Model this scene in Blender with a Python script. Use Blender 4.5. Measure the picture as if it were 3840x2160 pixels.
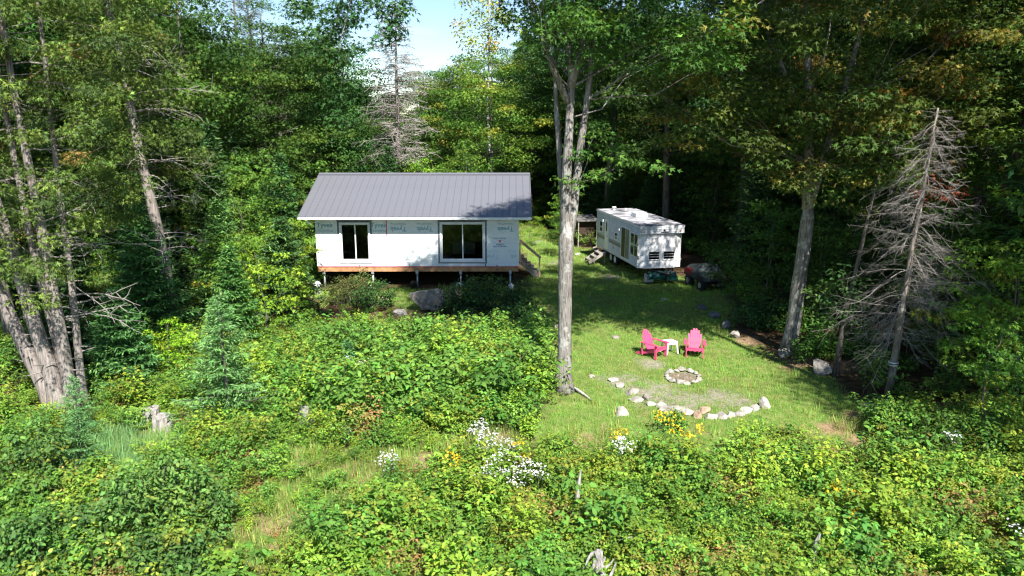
import bpy, bmesh, math, random
import numpy as np
from mathutils import Vector, Matrix, Euler, noise

# ------------------------------------------------------------------ camera, sky, sun, exposure
scene = bpy.context.scene
for o in list(bpy.data.objects):
    bpy.data.objects.remove(o, do_unlink=True)
COL = scene.collection
R = math.radians

cam_d = bpy.data.cameras.new('camera')
cam = bpy.data.objects.new('camera', cam_d)
COL.objects.link(cam)
cam.location = (0.0, 0.0, 8.0)
cam.rotation_euler = (R(90 - 12.55), 0, 0)
cam_d.sensor_fit = 'HORIZONTAL'
cam_d.angle = R(68.0)
cam_d.clip_start = 0.1
cam_d.clip_end = 2000.0
scene.camera = cam

SUN_AZ, SUN_EL = 20.0, 48.0            # degrees to the right of straight behind the camera, and up
world = bpy.data.worlds.new('World')
scene.world = world
world.use_nodes = True
wn, wl = world.node_tree.nodes, world.node_tree.links
wn.clear()
w_out = wn.new('ShaderNodeOutputWorld')
w_bg = wn.new('ShaderNodeBackground')
w_bg.inputs['Strength'].default_value = 0.076
w_sky = wn.new('ShaderNodeTexSky')
w_sky.sky_type = 'NISHITA'
w_sky.sun_disc = False
w_sky.sun_elevation = R(SUN_EL)
w_sky.sun_rotation = R(180 - SUN_AZ)
w_sky.air_density = 1.0
w_sky.dust_density = 0.0
w_sky.ozone_density = 4.0
# thin drifting cloud over the blue, the same all round the sky
w_tc = wn.new('ShaderNodeTexCoord')
w_map = wn.new('ShaderNodeMapping')
w_map.inputs['Scale'].default_value = (1.6, 1.6, 5.0)
w_map.inputs['Location'].default_value = (0.35, 0.1, 0.25)
w_noise = wn.new('ShaderNodeTexNoise')
w_noise.inputs['Scale'].default_value = 1.7
w_noise.inputs['Detail'].default_value = 6.0
w_noise.inputs['Roughness'].default_value = 0.55
w_ramp = wn.new('ShaderNodeValToRGB')
w_ramp.color_ramp.elements[0].position = 0.60
w_ramp.color_ramp.elements[0].color = (0, 0, 0, 1)
w_ramp.color_ramp.elements[1].position = 0.86
w_ramp.color_ramp.elements[1].color = (0.5, 0.5, 0.5, 1)
w_mix = wn.new('ShaderNodeMixRGB')
w_mix.inputs['Color2'].default_value = (12, 12.3, 12.6, 1)
wl.new(w_tc.outputs['Generated'], w_map.inputs['Vector'])
wl.new(w_map.outputs['Vector'], w_noise.inputs['Vector'])
wl.new(w_noise.outputs['Fac'], w_ramp.inputs['Fac'])
wl.new(w_ramp.outputs['Color'], w_mix.inputs['Fac'])
wl.new(w_sky.outputs['Color'], w_mix.inputs['Color1'])
wl.new(w_mix.outputs['Color'], w_bg.inputs['Color'])
wl.new(w_bg.outputs['Background'], w_out.inputs['Surface'])

sun_d = bpy.data.lights.new('sun', 'SUN')
sun_d.energy = 5.0
sun_d.angle = R(0.53)
sun_d.color = (1.0, 0.955, 0.88)
sun = bpy.data.objects.new('sun', sun_d)
COL.objects.link(sun)
sun.location = (10, -20, 30)
sdir = Vector((-math.sin(R(SUN_AZ)) * math.cos(R(SUN_EL)), math.cos(R(SUN_AZ)) * math.cos(R(SUN_EL)), -math.sin(R(SUN_EL))))
sun.rotation_euler = sdir.to_track_quat('-Z', 'Y').to_euler()

vs = scene.view_settings
scene.display_settings.display_device = 'sRGB'
vs.view_transform = 'Standard'
vs.look = 'None'
vs.exposure = 1.25
vs.gamma = 1.0
vs.use_curve_mapping = False
cy = scene.cycles
cy.max_bounces = 6
cy.diffuse_bounces = 2
cy.glossy_bounces = 3
cy.transmission_bounces = 5
cy.transparent_max_bounces = 8
cy.use_denoising = True
cy.denoising_prefilter = 'FAST'
cy.filter_width = 1.25
cy.use_adaptive_sampling = False
cy.sample_clamp_indirect = 6.0

# ------------------------------------------------------------------ helpers
rng = np.random.default_rng(7)
random.seed(7)


class MB:
    """collects vertices and faces, then becomes one mesh"""

    def __init__(self):
        self.v = []; self.f = []; self.m = []; self.n = 0; self.mi = 0

    def add(self, verts, faces):
        b = self.n
        self.v.extend([tuple(p) for p in verts])
        for f in faces:
            self.f.append(tuple(b + i for i in f)); self.m.append(self.mi)
        self.n += len(verts)
        return self

    def box(self, x0, x1, y0, y1, z0, z1):
        return self.add([(x0, y0, z0), (x1, y0, z0), (x1, y1, z0), (x0, y1, z0), (x0, y0, z1), (x1, y0, z1), (x1, y1, z1), (x0, y1, z1)],
                        [(0, 3, 2, 1), (4, 5, 6, 7), (0, 1, 5, 4), (1, 2, 6, 5), (2, 3, 7, 6), (3, 0, 4, 7)])

    def bar(self, a, b, w, h, up=(0, 0, 1)):
        """a straight board from a to b, w wide, h high"""
        a, b = Vector(a), Vector(b)
        d = (b - a).normalized(); u = Vector(up)
        s = d.cross(u)
        if s.length < 1e-4:
            s = d.cross(Vector((1, 0, 0)))
        s.normalize(); u = s.cross(d).normalized()
        s = s * w / 2; u = u * h / 2
        vs_ = [a - s - u, a + s - u, a + s + u, a - s + u, b - s - u, b + s - u, b + s + u, b - s + u]
        return self.add(vs_, [(3, 2, 1, 0), (4, 5, 6, 7), (0, 1, 5, 4), (1, 2, 6, 5), (2, 3, 7, 6), (3, 0, 4, 7)])

    def tube(self, pts, rad, sides=8, cap=True, jit=0.0, rg=None):
        pts = [Vector(p) for p in pts]
        n = len(pts)
        if not hasattr(rad, '__len__'):
            rad = [rad] * n
        t0 = (pts[1] - pts[0]).normalized()
        ref = Vector((1, 0, 0)) if abs(t0.x) < 0.8 else Vector((0, 1, 0))
        rings = []
        for i, p in enumerate(pts):
            t = (pts[min(i + 1, n - 1)] - pts[max(i - 1, 0)]).normalized()
            s = t.cross(ref).normalized(); u = s.cross(t)
            for k in range(sides):
                a = 2 * math.pi * k / sides
                r = rad[i] * (1 + (jit * (rg.random() - .5) * 2 if rg is not None else 0))
                rings.append(p + (s * math.cos(a) + u * math.sin(a)) * r)
        fs = []
        for i in range(n - 1):
            for k in range(sides):
                k2 = (k + 1) % sides
                fs.append((i * sides + k, i * sides + k2, (i + 1) * sides + k2, (i + 1) * sides + k))
        if cap:
            fs.append(tuple(range(sides - 1, -1, -1)))
            fs.append(tuple((n - 1) * sides + k for k in range(sides)))
        return self.add(rings, fs)

    def prism(self, poly, axis, a, b):
        """a polygon in the plane across axis, extruded from a to b"""
        n = len(poly)
        def P(q, t):
            return {'x': (t, q[0], q[1]), 'y': (q[0], t, q[1]), 'z': (q[0], q[1], t)}[axis]
        vs_ = [P(q, a) for q in poly] + [P(q, b) for q in poly]
        fs = [tuple(range(n)), tuple(range(2 * n - 1, n - 1, -1))]
        for i in range(n):
            j = (i + 1) % n
            fs.append((i, n + i, n + j, j))
        return self.add(vs_, fs)

    def mesh(self, name, smooth=False, bevel=0.0):
        me = bpy.data.meshes.new(name)
        me.from_pydata(self.v, [], self.f)
        if any(self.m):
            me.polygons.foreach_set('material_index', self.m)
        bm = bmesh.new(); bm.from_mesh(me)
        bmesh.ops.recalc_face_normals(bm, faces=bm.faces)
        if bevel > 0:
            bmesh.ops.bevel(bm, geom=[e for e in bm.edges if e.calc_face_angle(0) > 0.6], offset=bevel, segments=2, affect='EDGES', clamp_overlap=True)
        bm.to_mesh(me); bm.free()
        if smooth:
            me.polygons.foreach_set('use_smooth', [True] * len(me.polygons))
        me.update()
        return me

    def build(self, name, mat, parent=None, smooth=False, bevel=0.0):
        return link(name, self.mesh(name, smooth, bevel), mat, parent)


def link(name, me, mat=None, parent=None):
    if mat is not None and not me.materials:
        for m_ in (mat if isinstance(mat, (list, tuple)) else [mat]):
            me.materials.append(m_)
    o = bpy.data.objects.new(name, me)
    COL.objects.link(o)
    if parent is not None:
        o.parent = parent
    return o


def tag(o, label=None, cat=None, group=None, kind=None):
    if label: o['label'] = label
    if cat: o['category'] = cat
    if group: o['group'] = group
    if kind: o['kind'] = kind
    return o


def empty(name, loc, rz=0.0, label=None, cat=None, group=None, scale=1.0):
    o = bpy.data.objects.new(name, None)
    o.empty_display_size = 0.3
    COL.objects.link(o)
    o.location = loc
    o.rotation_euler = (0, 0, rz)
    o.scale = (scale, scale, scale) if not hasattr(scale, '__len__') else scale
    return tag(o, label, cat, group)


# the lie of the land: nearly level round the cabin, falling to the shore, rising gently behind and to the right
def sm(a, b, x):
    t = np.clip((np.asarray(x, float) - a) / (b - a), 0, 1)
    return t * t * (3 - 2 * t)


def gz(x, y):
    x = np.asarray(x, float); y = np.asarray(y, float)
    z = -0.05 * np.clip(19 - y, 0, 30)
    z = z + 0.22 * sm(29, 34, y) * (1 - sm(1.0, 5.0, x))
    z = z + 0.05 * np.clip(y - 52, 0, 200)
    z = z + 0.10 * np.clip(x - 10.5, 0, 40) + 0.03 * np.clip(-13 - x, 0, 60)
    z = z + 0.04 * np.sin(x * .9 + 1.3) * np.sin(y * .7) + 0.02 * np.sin(x * 2.3 + y * 1.1) + 0.015 * np.sin(y * 2.9 - x * 1.7)
    return z


def G(x, y, dz=0.0):
    return (x, y, float(gz(x, y)) + dz)


# ------------------------------------------------------------------ materials
def new_mat(name):
    m = bpy.data.materials.new(name)
    m.use_nodes = True
    nt = m.node_tree
    return m, nt, nt.nodes['Principled BSDF']


def set_spec(b, v):
    b.inputs['Specular IOR Level'].default_value = v


def simple(name, col, rough=0.6, metal=0.0, spec=0.4, noise_amt=0.12, noise_scale=6.0, bump=0.0, bump_scale=30.0, coat=0.0):
    m, nt, b = new_mat(name)
    N, L = nt.nodes, nt.links
    b.inputs['Roughness'].default_value = rough
    b.inputs['Metallic'].default_value = metal
    set_spec(b, spec)
    tc = N.new('ShaderNodeTexCoord')
    no = N.new('ShaderNodeTexNoise')
    no.inputs['Scale'].default_value = noise_scale
    no.inputs['Detail'].default_value = 5
    L.new(tc.outputs['Object'], no.inputs['Vector'])
    rp = N.new('ShaderNodeValToRGB')
    lo = [max(0, c * (1 - noise_amt * 1.6)) for c in col[:3]]; hi = [min(1, c * (1 + noise_amt)) for c in col[:3]]
    rp.color_ramp.elements[0].position = 0.3; rp.color_ramp.elements[0].color = (*lo, 1)
    rp.color_ramp.elements[1].position = 0.7; rp.color_ramp.elements[1].color = (*hi, 1)
    L.new(no.outputs['Fac'], rp.inputs['Fac'])
    L.new(rp.outputs['Color'], b.inputs['Base Color'])
    if bump > 0:
        n2 = N.new('ShaderNodeTexNoise'); n2.inputs['Scale'].default_value = bump_scale; n2.inputs['Detail'].default_value = 6
        L.new(tc.outputs['Object'], n2.inputs['Vector'])
        bp = N.new('ShaderNodeBump'); bp.inputs['Strength'].default_value = bump; bp.inputs['Distance'].default_value = 0.02
        L.new(n2.outputs['Fac'], bp.inputs['Height']); L.new(bp.outputs['Normal'], b.inputs['Normal'])
    return m


def leaf_material(name, trans=0.38, rough=0.5, gain=1.0):
    """leaf colour comes from each leaf's own colour; light passes through the blade"""
    m, nt, b = new_mat(name)
    N, L = nt.nodes, nt.links
    out = N['Material Output']
    at = N.new('ShaderNodeAttribute'); at.attribute_name = 'Col'
    oi = N.new('ShaderNodeObjectInfo')
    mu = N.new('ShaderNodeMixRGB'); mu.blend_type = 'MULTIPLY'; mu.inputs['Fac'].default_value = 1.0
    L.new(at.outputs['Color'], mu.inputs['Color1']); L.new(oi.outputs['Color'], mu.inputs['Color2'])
    hs = N.new('ShaderNodeHueSaturation')
    mr = N.new('ShaderNodeMapRange'); mr.inputs['To Min'].default_value = 0.488; mr.inputs['To Max'].default_value = 0.512
    L.new(oi.outputs['Random'], mr.inputs['Value']); L.new(mr.outputs['Result'], hs.inputs['Hue'])
    mv = N.new('ShaderNodeMapRange'); mv.inputs['To Min'].default_value = 0.8 * gain; mv.inputs['To Max'].default_value = 1.2 * gain
    sn = N.new('ShaderNodeMath'); sn.operation = 'FRACT'
    mm = N.new('ShaderNodeMath'); mm.operation = 'MULTIPLY'; mm.inputs[1].default_value = 7.31
    L.new(oi.outputs['Random'], mm.inputs[0]); L.new(mm.outputs[0], sn.inputs[0]); L.new(sn.outputs[0], mv.inputs['Value'])
    L.new(mv.outputs['Result'], hs.inputs['Value'])
    L.new(mu.outputs['Color'], hs.inputs['Color'])
    L.new(hs.outputs['Color'], b.inputs['Base Color'])
    b.inputs['Roughness'].default_value = rough
    set_spec(b, 0.22)
    tr = N.new('ShaderNodeBsdfTranslucent')
    yl = N.new('ShaderNodeMixRGB'); yl.blend_type = 'MULTIPLY'; yl.inputs['Fac'].default_value = 1.0
    yl.inputs['Color2'].default_value = (1.35, 1.25, 0.55, 1)
    L.new(hs.outputs['Color'], yl.inputs['Color1']); L.new(yl.outputs['Color'], tr.inputs['Color'])
    mx = N.new('ShaderNodeMixShader'); mx.inputs['Fac'].default_value = trans
    L.new(b.outputs['BSDF'], mx.inputs[1]); L.new(tr.outputs['BSDF'], mx.inputs[2])
    L.new(mx.outputs['Shader'], out.inputs['Surface'])
    return m


def bark_material(name, c0, c1, c2=None, zs=0.25, scale=9.0, bump=0.6):
    m, nt, b = new_mat(name)
    N, L = nt.nodes, nt.links
    tc = N.new('ShaderNodeTexCoord'); mp = N.new('ShaderNodeMapping')
    mp.inputs['Scale'].default_value = (1, 1, zs)
    L.new(tc.outputs['Object'], mp.inputs['Vector'])
    n1 = N.new('ShaderNodeTexNoise'); n1.inputs['Scale'].default_value = scale; n1.inputs['Detail'].default_value = 8; n1.inputs['Roughness'].default_value = .65
    L.new(mp.outputs['Vector'], n1.inputs['Vector'])
    rp = N.new('ShaderNodeValToRGB')
    rp.color_ramp.elements[0].position = .33; rp.color_ramp.elements[0].color = (*c0, 1)
    rp.color_ramp.elements[1].position = .62; rp.color_ramp.elements[1].color = (*c1, 1)
    L.new(n1.outputs['Fac'], rp.inputs['Fac'])
    colout = rp.outputs['Color']
    if c2 is not None:   # lichen or pale patches
        n2 = N.new('ShaderNodeTexNoise'); n2.inputs['Scale'].default_value = 3.2; n2.inputs['Detail'].default_value = 7; n2.inputs['Roughness'].default_value = .7
        L.new(tc.outputs['Object'], n2.inputs['Vector'])
        r2 = N.new('ShaderNodeValToRGB'); r2.color_ramp.elements[0].position = .52; r2.color_ramp.elements[1].position = .6
        L.new(n2.outputs['Fac'], r2.inputs['Fac'])
        mx = N.new('ShaderNodeMixRGB'); mx.inputs['Color2'].default_value = (*c2, 1)
        L.new(r2.outputs['Color'], mx.inputs['Fac']); L.new(colout, mx.inputs['Color1'])
        colout = mx.outputs['Color']
    L.new(colout, b.inputs['Base Color'])
    b.inputs['Roughness'].default_value = 0.9
    set_spec(b, 0.15)
    bp = N.new('ShaderNodeBump'); bp.inputs['Strength'].default_value = bump; bp.inputs['Distance'].default_value = 0.05
    L.new(n1.outputs['Fac'], bp.inputs['Height']); L.new(bp.outputs['Normal'], b.inputs['Normal'])
    return m


M = {}
M['leaf'] = leaf_material('leaf', 0.30, 0.62, 1.1)
M['brush_leaf'] = leaf_material('brush_leaf', 0.34, 0.7, 1.36)
M['needle'] = leaf_material('needle', 0.18, 0.65, 1.1)
M['grass_blade'] = leaf_material('grass_blade', 0.32, 0.75, 2.1)
M['petal'] = leaf_material('petal', 0.25, 0.6)
M['bark_maple'] = bark_material('bark_maple', (.085, .075, .068), (.30, .275, .25), (.36, .355, .33), zs=.13, scale=20, bump=1.0)
M['bark_cedar'] = bark_material('bark_cedar', (.12, .10, .09), (.34, .30, .27), None, zs=.07, scale=22, bump=.9)
M['bark_dark'] = bark_material('bark_dark', (.05, .042, .036), (.16, .14, .12))
M['bark_birch'] = bark_material('bark_birch', (.25, .24, .22), (.62, .60, .56))
M['bark_dead'] = bark_material('bark_dead', (.085, .07, .06), (.26, .22, .19), (.32, .30, .28), zs=.2, scale=14)
M['twig_dead'] = bark_material('twig_dead', (.13, .115, .105), (.33, .30, .275), None, scale=14)
M['wood_grey'] = bark_material('wood_grey', (.13, .12, .11), (.42, .39, .36), None, zs=.12, scale=16, bump=.8)
M['wood_rot'] = bark_material('wood_rot', (.16, .07, .03), (.42, .22, .10), None, zs=.2, scale=12, bump=.8)
M['stem'] = simple('stem', (.08, .10, .035), .7)
M['rock'] = simple('rock', (.28, .255, .225), .85, noise_amt=.3, noise_scale=5, bump=.6, bump_scale=14)
M['rock_pale'] = simple('rock_pale', (.37, .345, .305), .85, noise_amt=.2, noise_scale=5, bump=.6, bump_scale=14)
M['rock_rust'] = simple('rock_rust', (.36, .25, .17), .85, noise_amt=.3, noise_scale=5, bump=.6, bump_scale=14)
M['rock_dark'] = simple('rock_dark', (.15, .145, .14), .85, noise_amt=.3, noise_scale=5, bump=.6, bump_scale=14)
M['roof_metal'] = simple('roof_metal', (.178, .18, .202), .42, metal=.25, spec=.5, noise_amt=.03, noise_scale=.7)
M['white_metal'] = simple('white_metal', (.78, .79, .80), .45, noise_amt=.03)
M['white_vinyl'] = simple('white_vinyl', (.80, .81, .82), .4, noise_amt=.02)
M['lumber'] = simple('lumber', (.50, .25, .12), .75, noise_amt=.25, noise_scale=4, bump=.3)
M['lumber_grey'] = simple('lumber_grey', (.30, .27, .23), .8, noise_amt=.25, noise_scale=5, bump=.4)
M['lumber_new'] = simple('lumber_new', (.52, .38, .24), .75, noise_amt=.2, noise_scale=5, bump=.3)
M['galv'] = simple('galv', (.48, .50, .52), .4, metal=.6, noise_amt=.1)
M['tape_grey'] = simple('tape_grey', (.16, .19, .21), .6, noise_amt=.35, noise_scale=12)
M['tape_black'] = simple('tape_black', (.02, .02, .022), .6)
M['tape_red'] = simple('tape_red', (.55, .03, .09), .5)
M['black'] = simple('black', (.012, .012, .013), .5)
M['rubber'] = simple('rubber', (.016, .016, .017), .85)
M['print_blue'] = simple('print_blue', (.24, .42, .48), .6, noise_amt=.05)
M['print_faint'] = simple('print_faint', (.54, .64, .67), .6, noise_amt=.05)
M['print_dark'] = simple('print_dark', (.16, .26, .36), .6, noise_amt=.05)
M['print_red'] = simple('print_red', (.58, .16, .22), .6, noise_amt=.05)
M['interior'] = simple('interior', (.10, .09, .08), .8)
M['interior_white'] = simple('interior_white', (.6, .6, .58), .6)
M['concrete'] = simple('concrete', (.42, .42, .41), .9, noise_amt=.2, bump=.3)
M['pink'] = simple('pink', (.66, .08, .185), .45, noise_amt=.06, noise_scale=3, spec=.4)
M['plastic_white'] = simple('plastic_white', (.82, .82, .82), .4, noise_amt=.03)
M['plastic_bag'] = simple('plastic_bag', (.80, .82, .85), .4, noise_amt=.1)
M['tarp_green'] = simple('tarp_green', (.008, .10, .08), .45, noise_amt=.4, noise_scale=9, bump=.5, bump_scale=9)
M['cover'] = simple('cover', (.032, .046, .042), .55, noise_amt=.25, noise_scale=5, bump=.5, bump_scale=6)
M['atv_red'] = simple('atv_red', (.40, .012, .018), .35, noise_amt=.05, spec=.5)
M['trailer_roof'] = simple('trailer_roof', (.36, .36, .385), .7, noise_amt=.5, noise_scale=1.6)
M['trailer_front'] = simple('trailer_front', (.80, .80, .82), .35, noise_amt=.04)
M['stripe'] = simple('stripe', (.30, .29, .30), .5)
M['stripe_dark'] = simple('stripe_dark', (.13, .13, .15), .5)
M['curtain'] = simple('curtain', (.34, .33, .18), .8, noise_amt=.3, noise_scale=7)
M['amber'] = simple('amber', (.62, .20, .03), .3)
M['lens_clear'] = simple('lens_clear', (.7, .7, .7), .15)
M['brown_wall'] = simple('brown_wall', (.05, .032, .02), .8, noise_amt=.3)


def glass_material():
    m, nt, b = new_mat('glass')
    N, L = nt.nodes, nt.links
    out = N['Material Output']
    gl = N.new('ShaderNodeBsdfGlossy'); gl.inputs['Roughness'].default_value = 0.02
    tr = N.new('ShaderNodeBsdfTransparent'); tr.inputs['Color'].default_value = (.55, .58, .58, 1)
    fr = N.new('ShaderNodeFresnel'); fr.inputs['IOR'].default_value = 1.52
    mx = N.new('ShaderNodeMixShader')
    L.new(fr.outputs[0], mx.inputs['Fac']); L.new(tr.outputs[0], mx.inputs[1]); L.new(gl.outputs[0], mx.inputs[2])
    L.new(mx.outputs[0], out.inputs['Surface'])
    return m


M['glass'] = glass_material()


def wrap_material():
    """spun house wrap: white film, loosely stapled, creased here and there"""
    m, nt, b = new_mat('house_wrap')
    N, L = nt.nodes, nt.links
    b.inputs['Base Color'].default_value = (.80, .83, .85, 1)
    b.inputs['Roughness'].default_value = .55
    tc = N.new('ShaderNodeTexCoord'); mp = N.new('ShaderNodeMapping'); mp.inputs['Scale'].default_value = (.5, 1, 2.2); mp.inputs['Rotation'].default_value = (0, .25, 0)
    no = N.new('ShaderNodeTexNoise'); no.inputs['Scale'].default_value = 2.6; no.inputs['Detail'].default_value = 5; no.inputs['Distortion'].default_value = .8
    L.new(tc.outputs['Object'], mp.inputs['Vector']); L.new(mp.outputs['Vector'], no.inputs['Vector'])
    bp = N.new('ShaderNodeBump'); bp.inputs['Strength'].default_value = .6; bp.inputs['Distance'].default_value = .06
    L.new(no.outputs['Fac'], bp.inputs['Height']); L.new(bp.outputs['Normal'], b.inputs['Normal'])
    return m


M['house_wrap'] = wrap_material()


def siding_material():
    m, nt, b = new_mat('lap_siding')
    N, L = nt.nodes, nt.links
    b.inputs['Roughness'].default_value = .45
    tc = N.new('ShaderNodeTexCoord'); sp = N.new('ShaderNodeSeparateXYZ')
    L.new(tc.outputs['Object'], sp.inputs['Vector'])
    mu = N.new('ShaderNodeMath'); mu.operation = 'MULTIPLY'; mu.inputs[1].default_value = 9.0
    fr = N.new('ShaderNodeMath'); fr.operation = 'FRACT'
    L.new(sp.outputs['Z'], mu.inputs[0]); L.new(mu.outputs[0], fr.inputs[0])
    bp = N.new('ShaderNodeBump'); bp.inputs['Strength'].default_value = .9; bp.inputs['Distance'].default_value = .03; bp.invert = True
    L.new(fr.outputs[0], bp.inputs['Height']); L.new(bp.outputs['Normal'], b.inputs['Normal'])
    no = N.new('ShaderNodeTexNoise'); no.inputs['Scale'].default_value = 2.0; no.inputs['Detail'].default_value = 6
    L.new(tc.outputs['Object'], no.inputs['Vector'])
    rp = N.new('ShaderNodeValToRGB')
    rp.color_ramp.elements[0].position = .3; rp.color_ramp.elements[0].color = (.60, .60, .62, 1)
    rp.color_ramp.elements[1].position = .6; rp.color_ramp.elements[1].color = (.76, .77, .79, 1)
    L.new(no.outputs['Fac'], rp.inputs['Fac'])
    # a darker line along each lap joint
    st = N.new('ShaderNodeMath'); st.operation = 'LESS_THAN'; st.inputs[1].default_value = .14
    L.new(fr.outputs[0], st.inputs[0])
    mx = N.new('ShaderNodeMixRGB'); mx.inputs['Color2'].default_value = (.36, .37, .39, 1)
    L.new(st.outputs[0], mx.inputs['Fac']); L.new(rp.outputs['Color'], mx.inputs['Color1'])
    L.new(mx.outputs['Color'], b.inputs['Base Color'])
    return m


M['siding'] = siding_material()


def ground_material():
    """mown grass with worn patches, gravelly spots by the fire pit, leaf litter under the trees"""
    m, nt, b = new_mat('ground')
    N, L = nt.nodes, nt.links
    b.inputs['Roughness'].default_value = .95
    set_spec(b, .1)
    tc = N.new('ShaderNodeTexCoord')
    at = N.new('ShaderNodeAttribute'); at.attribute_name = 'cover'
    sp = N.new('ShaderNodeSeparateColor'); L.new(at.outputs['Color'], sp.inputs['Color'])

    def nz(scale, detail=6, rough=.6):
        n = N.new('ShaderNodeTexNoise'); n.inputs['Scale'].default_value = scale; n.inputs['Detail'].default_value = detail; n.inputs['Roughness'].default_value = rough
        L.new(tc.outputs['Object'], n.inputs['Vector']); return n

    def ramp(src, *els):
        r = N.new('ShaderNodeValToRGB')
        r.color_ramp.elements[0].position, r.color_ramp.elements[0].color = els[0][0], (*els[0][1], 1)
        r.color_ramp.elements[1].position, r.color_ramp.elements[1].color = els[-1][0], (*els[-1][1], 1)
        for p, c in els[1:-1]:
            e = r.color_ramp.elements.new(p); e.color = (*c, 1)
        L.new(src, r.inputs['Fac']); return r

    def mix(fac, a, c):
        x = N.new('ShaderNodeMixRGB'); L.new(fac, x.inputs['Fac']); L.new(a, x.inputs['Color1']); L.new(c, x.inputs['Color2']); return x
    litter = ramp(nz(4.5, 8, .7).outputs['Fac'], (.3, (.035, .024, .014)), (.5, (.085, .055, .03)), (.68, (.17, .105, .06)))
    grass = ramp(nz(3.0, 8, .7).outputs['Fac'], (.3, (.085, .14, .032)), (.5, (.15, .215, .05)), (.7, (.27, .25, .11)))
    gravel = ramp(nz(10, 8, .8).outputs['Fac'], (.3, (.12, .105, .075)), (.5, (.25, .225, .175)), (.7, (.46, .42, .36)))
    straw = ramp(nz(9, 7, .7).outputs['Fac'], (.3, (.15, .10, .05)), (.5, (.28, .19, .11)), (.7, (.40, .29, .18)))
    a = mix(sp.outputs['Red'], litter.outputs['Color'], grass.outputs['Color'])
    brk = ramp(nz(7, 8, .75).outputs['Fac'], (.38, (0, 0, 0)), (.50, (1, 1, 1)))

    def broken(sock):
        q = N.new('ShaderNodeMath'); q.operation = 'MULTIPLY'; L.new(sock, q.inputs[0]); L.new(brk.outputs['Color'], q.inputs[1]); return q.outputs[0]
    a = mix(broken(sp.outputs['Green']), a.outputs['Color'], gravel.outputs['Color'])
    a = mix(sp.outputs['Blue'], a.outputs['Color'], straw.outputs['Color'])
    L.new(a.outputs['Color'], b.inputs['Base Color'])
    bp = N.new('ShaderNodeBump'); bp.inputs['Strength'].default_value = .8; bp.inputs['Distance'].default_value = .05
    L.new(nz(18, 8, .7).outputs['Fac'], bp.inputs['Height']); L.new(bp.outputs['Normal'], b.inputs['Normal'])
    return m


M['ground'] = ground_material()

# ------------------------------------------------------------------ ground
# outline of the mown lawn (metres), worn and gravelly spots, straw-coloured bare soil in the brush
LAWN = [(.6, 17.9), (4.0, 17.6), (8.6, 17.9), (10.2, 20.4), (10.0, 23.0), (8.6, 25.8), (8.4, 29.0), (9.8, 33.0), (10.2, 36.5), (8.6, 38.5), (6.0, 42), (5.0, 46), (3.6, 50), (2.4, 55),
        (0.6, 55), (0.2, 47), (1.2, 41), (0.6, 35), (-4.0, 34.5), (-9.0, 34.6), (-9.4, 32.5), (-4.0, 31.5), (0.6, 31.0), (1.0, 26.0), (.7, 21.5), (.7, 19.5)]
GRAVEL = [(4.2, 21.6, 1.0), (4.9, 20.9, 1.1), (3.4, 22.6, .7), (5.4, 22.85, .5), (4.6, 24.2, .6), (6.3, 21.0, .8), (5.0, 38.6, .8), (2.6, 41.5, .6), (1.8, 48.5, .7)]
STRAW = [(-4.9, 14.4, .5), (-4.6, 13.4, .35), (-4.9, 16.7, .45), (-3.4, 16.2, .6), (-2.3, 16.9, .7), (-.9, 17.6, .6), (-.2, 18.3, .4), (8.7, 18.7, .7), (9.6, 19.6, .5), (1.9, 18.0, .6), (-4.2, 18.6, .5),
         (-5.3, 19.2, .6), (-9.1, 18.6, .5), (8.7, 26.9, .6), (-8.9, 32.5, .6), (9.9, 24.3, .9), (11.0, 23.8, .8), (9.2, 23.9, .4)]


def in_poly(x, y, poly):
    x = np.asarray(x, float); y = np.asarray(y, float)
    ins = np.zeros(x.shape, bool)
    n = len(poly)
    for i in range(n):
        x0, y0 = poly[i]; x1, y1 = poly[(i + 1) % n]
        c = ((y0 > y) != (y1 > y)) & (x < (x1 - x0) * (y - y0) / ((y1 - y0) if y1 != y0 else 1e-9) + x0)
        ins ^= c
    return ins


def lawn_mask(x, y):
    """soft 0..1"""
    acc = 0
    for dx, dy in ((0, 0), (.3, 0), (-.3, 0), (0, .35), (0, -.35)):
        acc = acc + in_poly(np.asarray(x) + dx + .25 * np.sin(np.asarray(y) * 2.1), np.asarray(y) + dy + .25 * np.sin(np.asarray(x) * 2.6), LAWN)
    return acc / 5.0


def spots(x, y, lst):
    r = np.zeros(np.shape(x))
    for sx, sy, sr in lst:
        d = np.hypot(x - sx, (y - sy)) / sr
        d = d + .35 * np.sin(x * 5.1 + sy) * np.sin(y * 4.3 + sx)
        r = np.maximum(r, 1 - sm(.45, 1.15, d))
    return r


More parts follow.
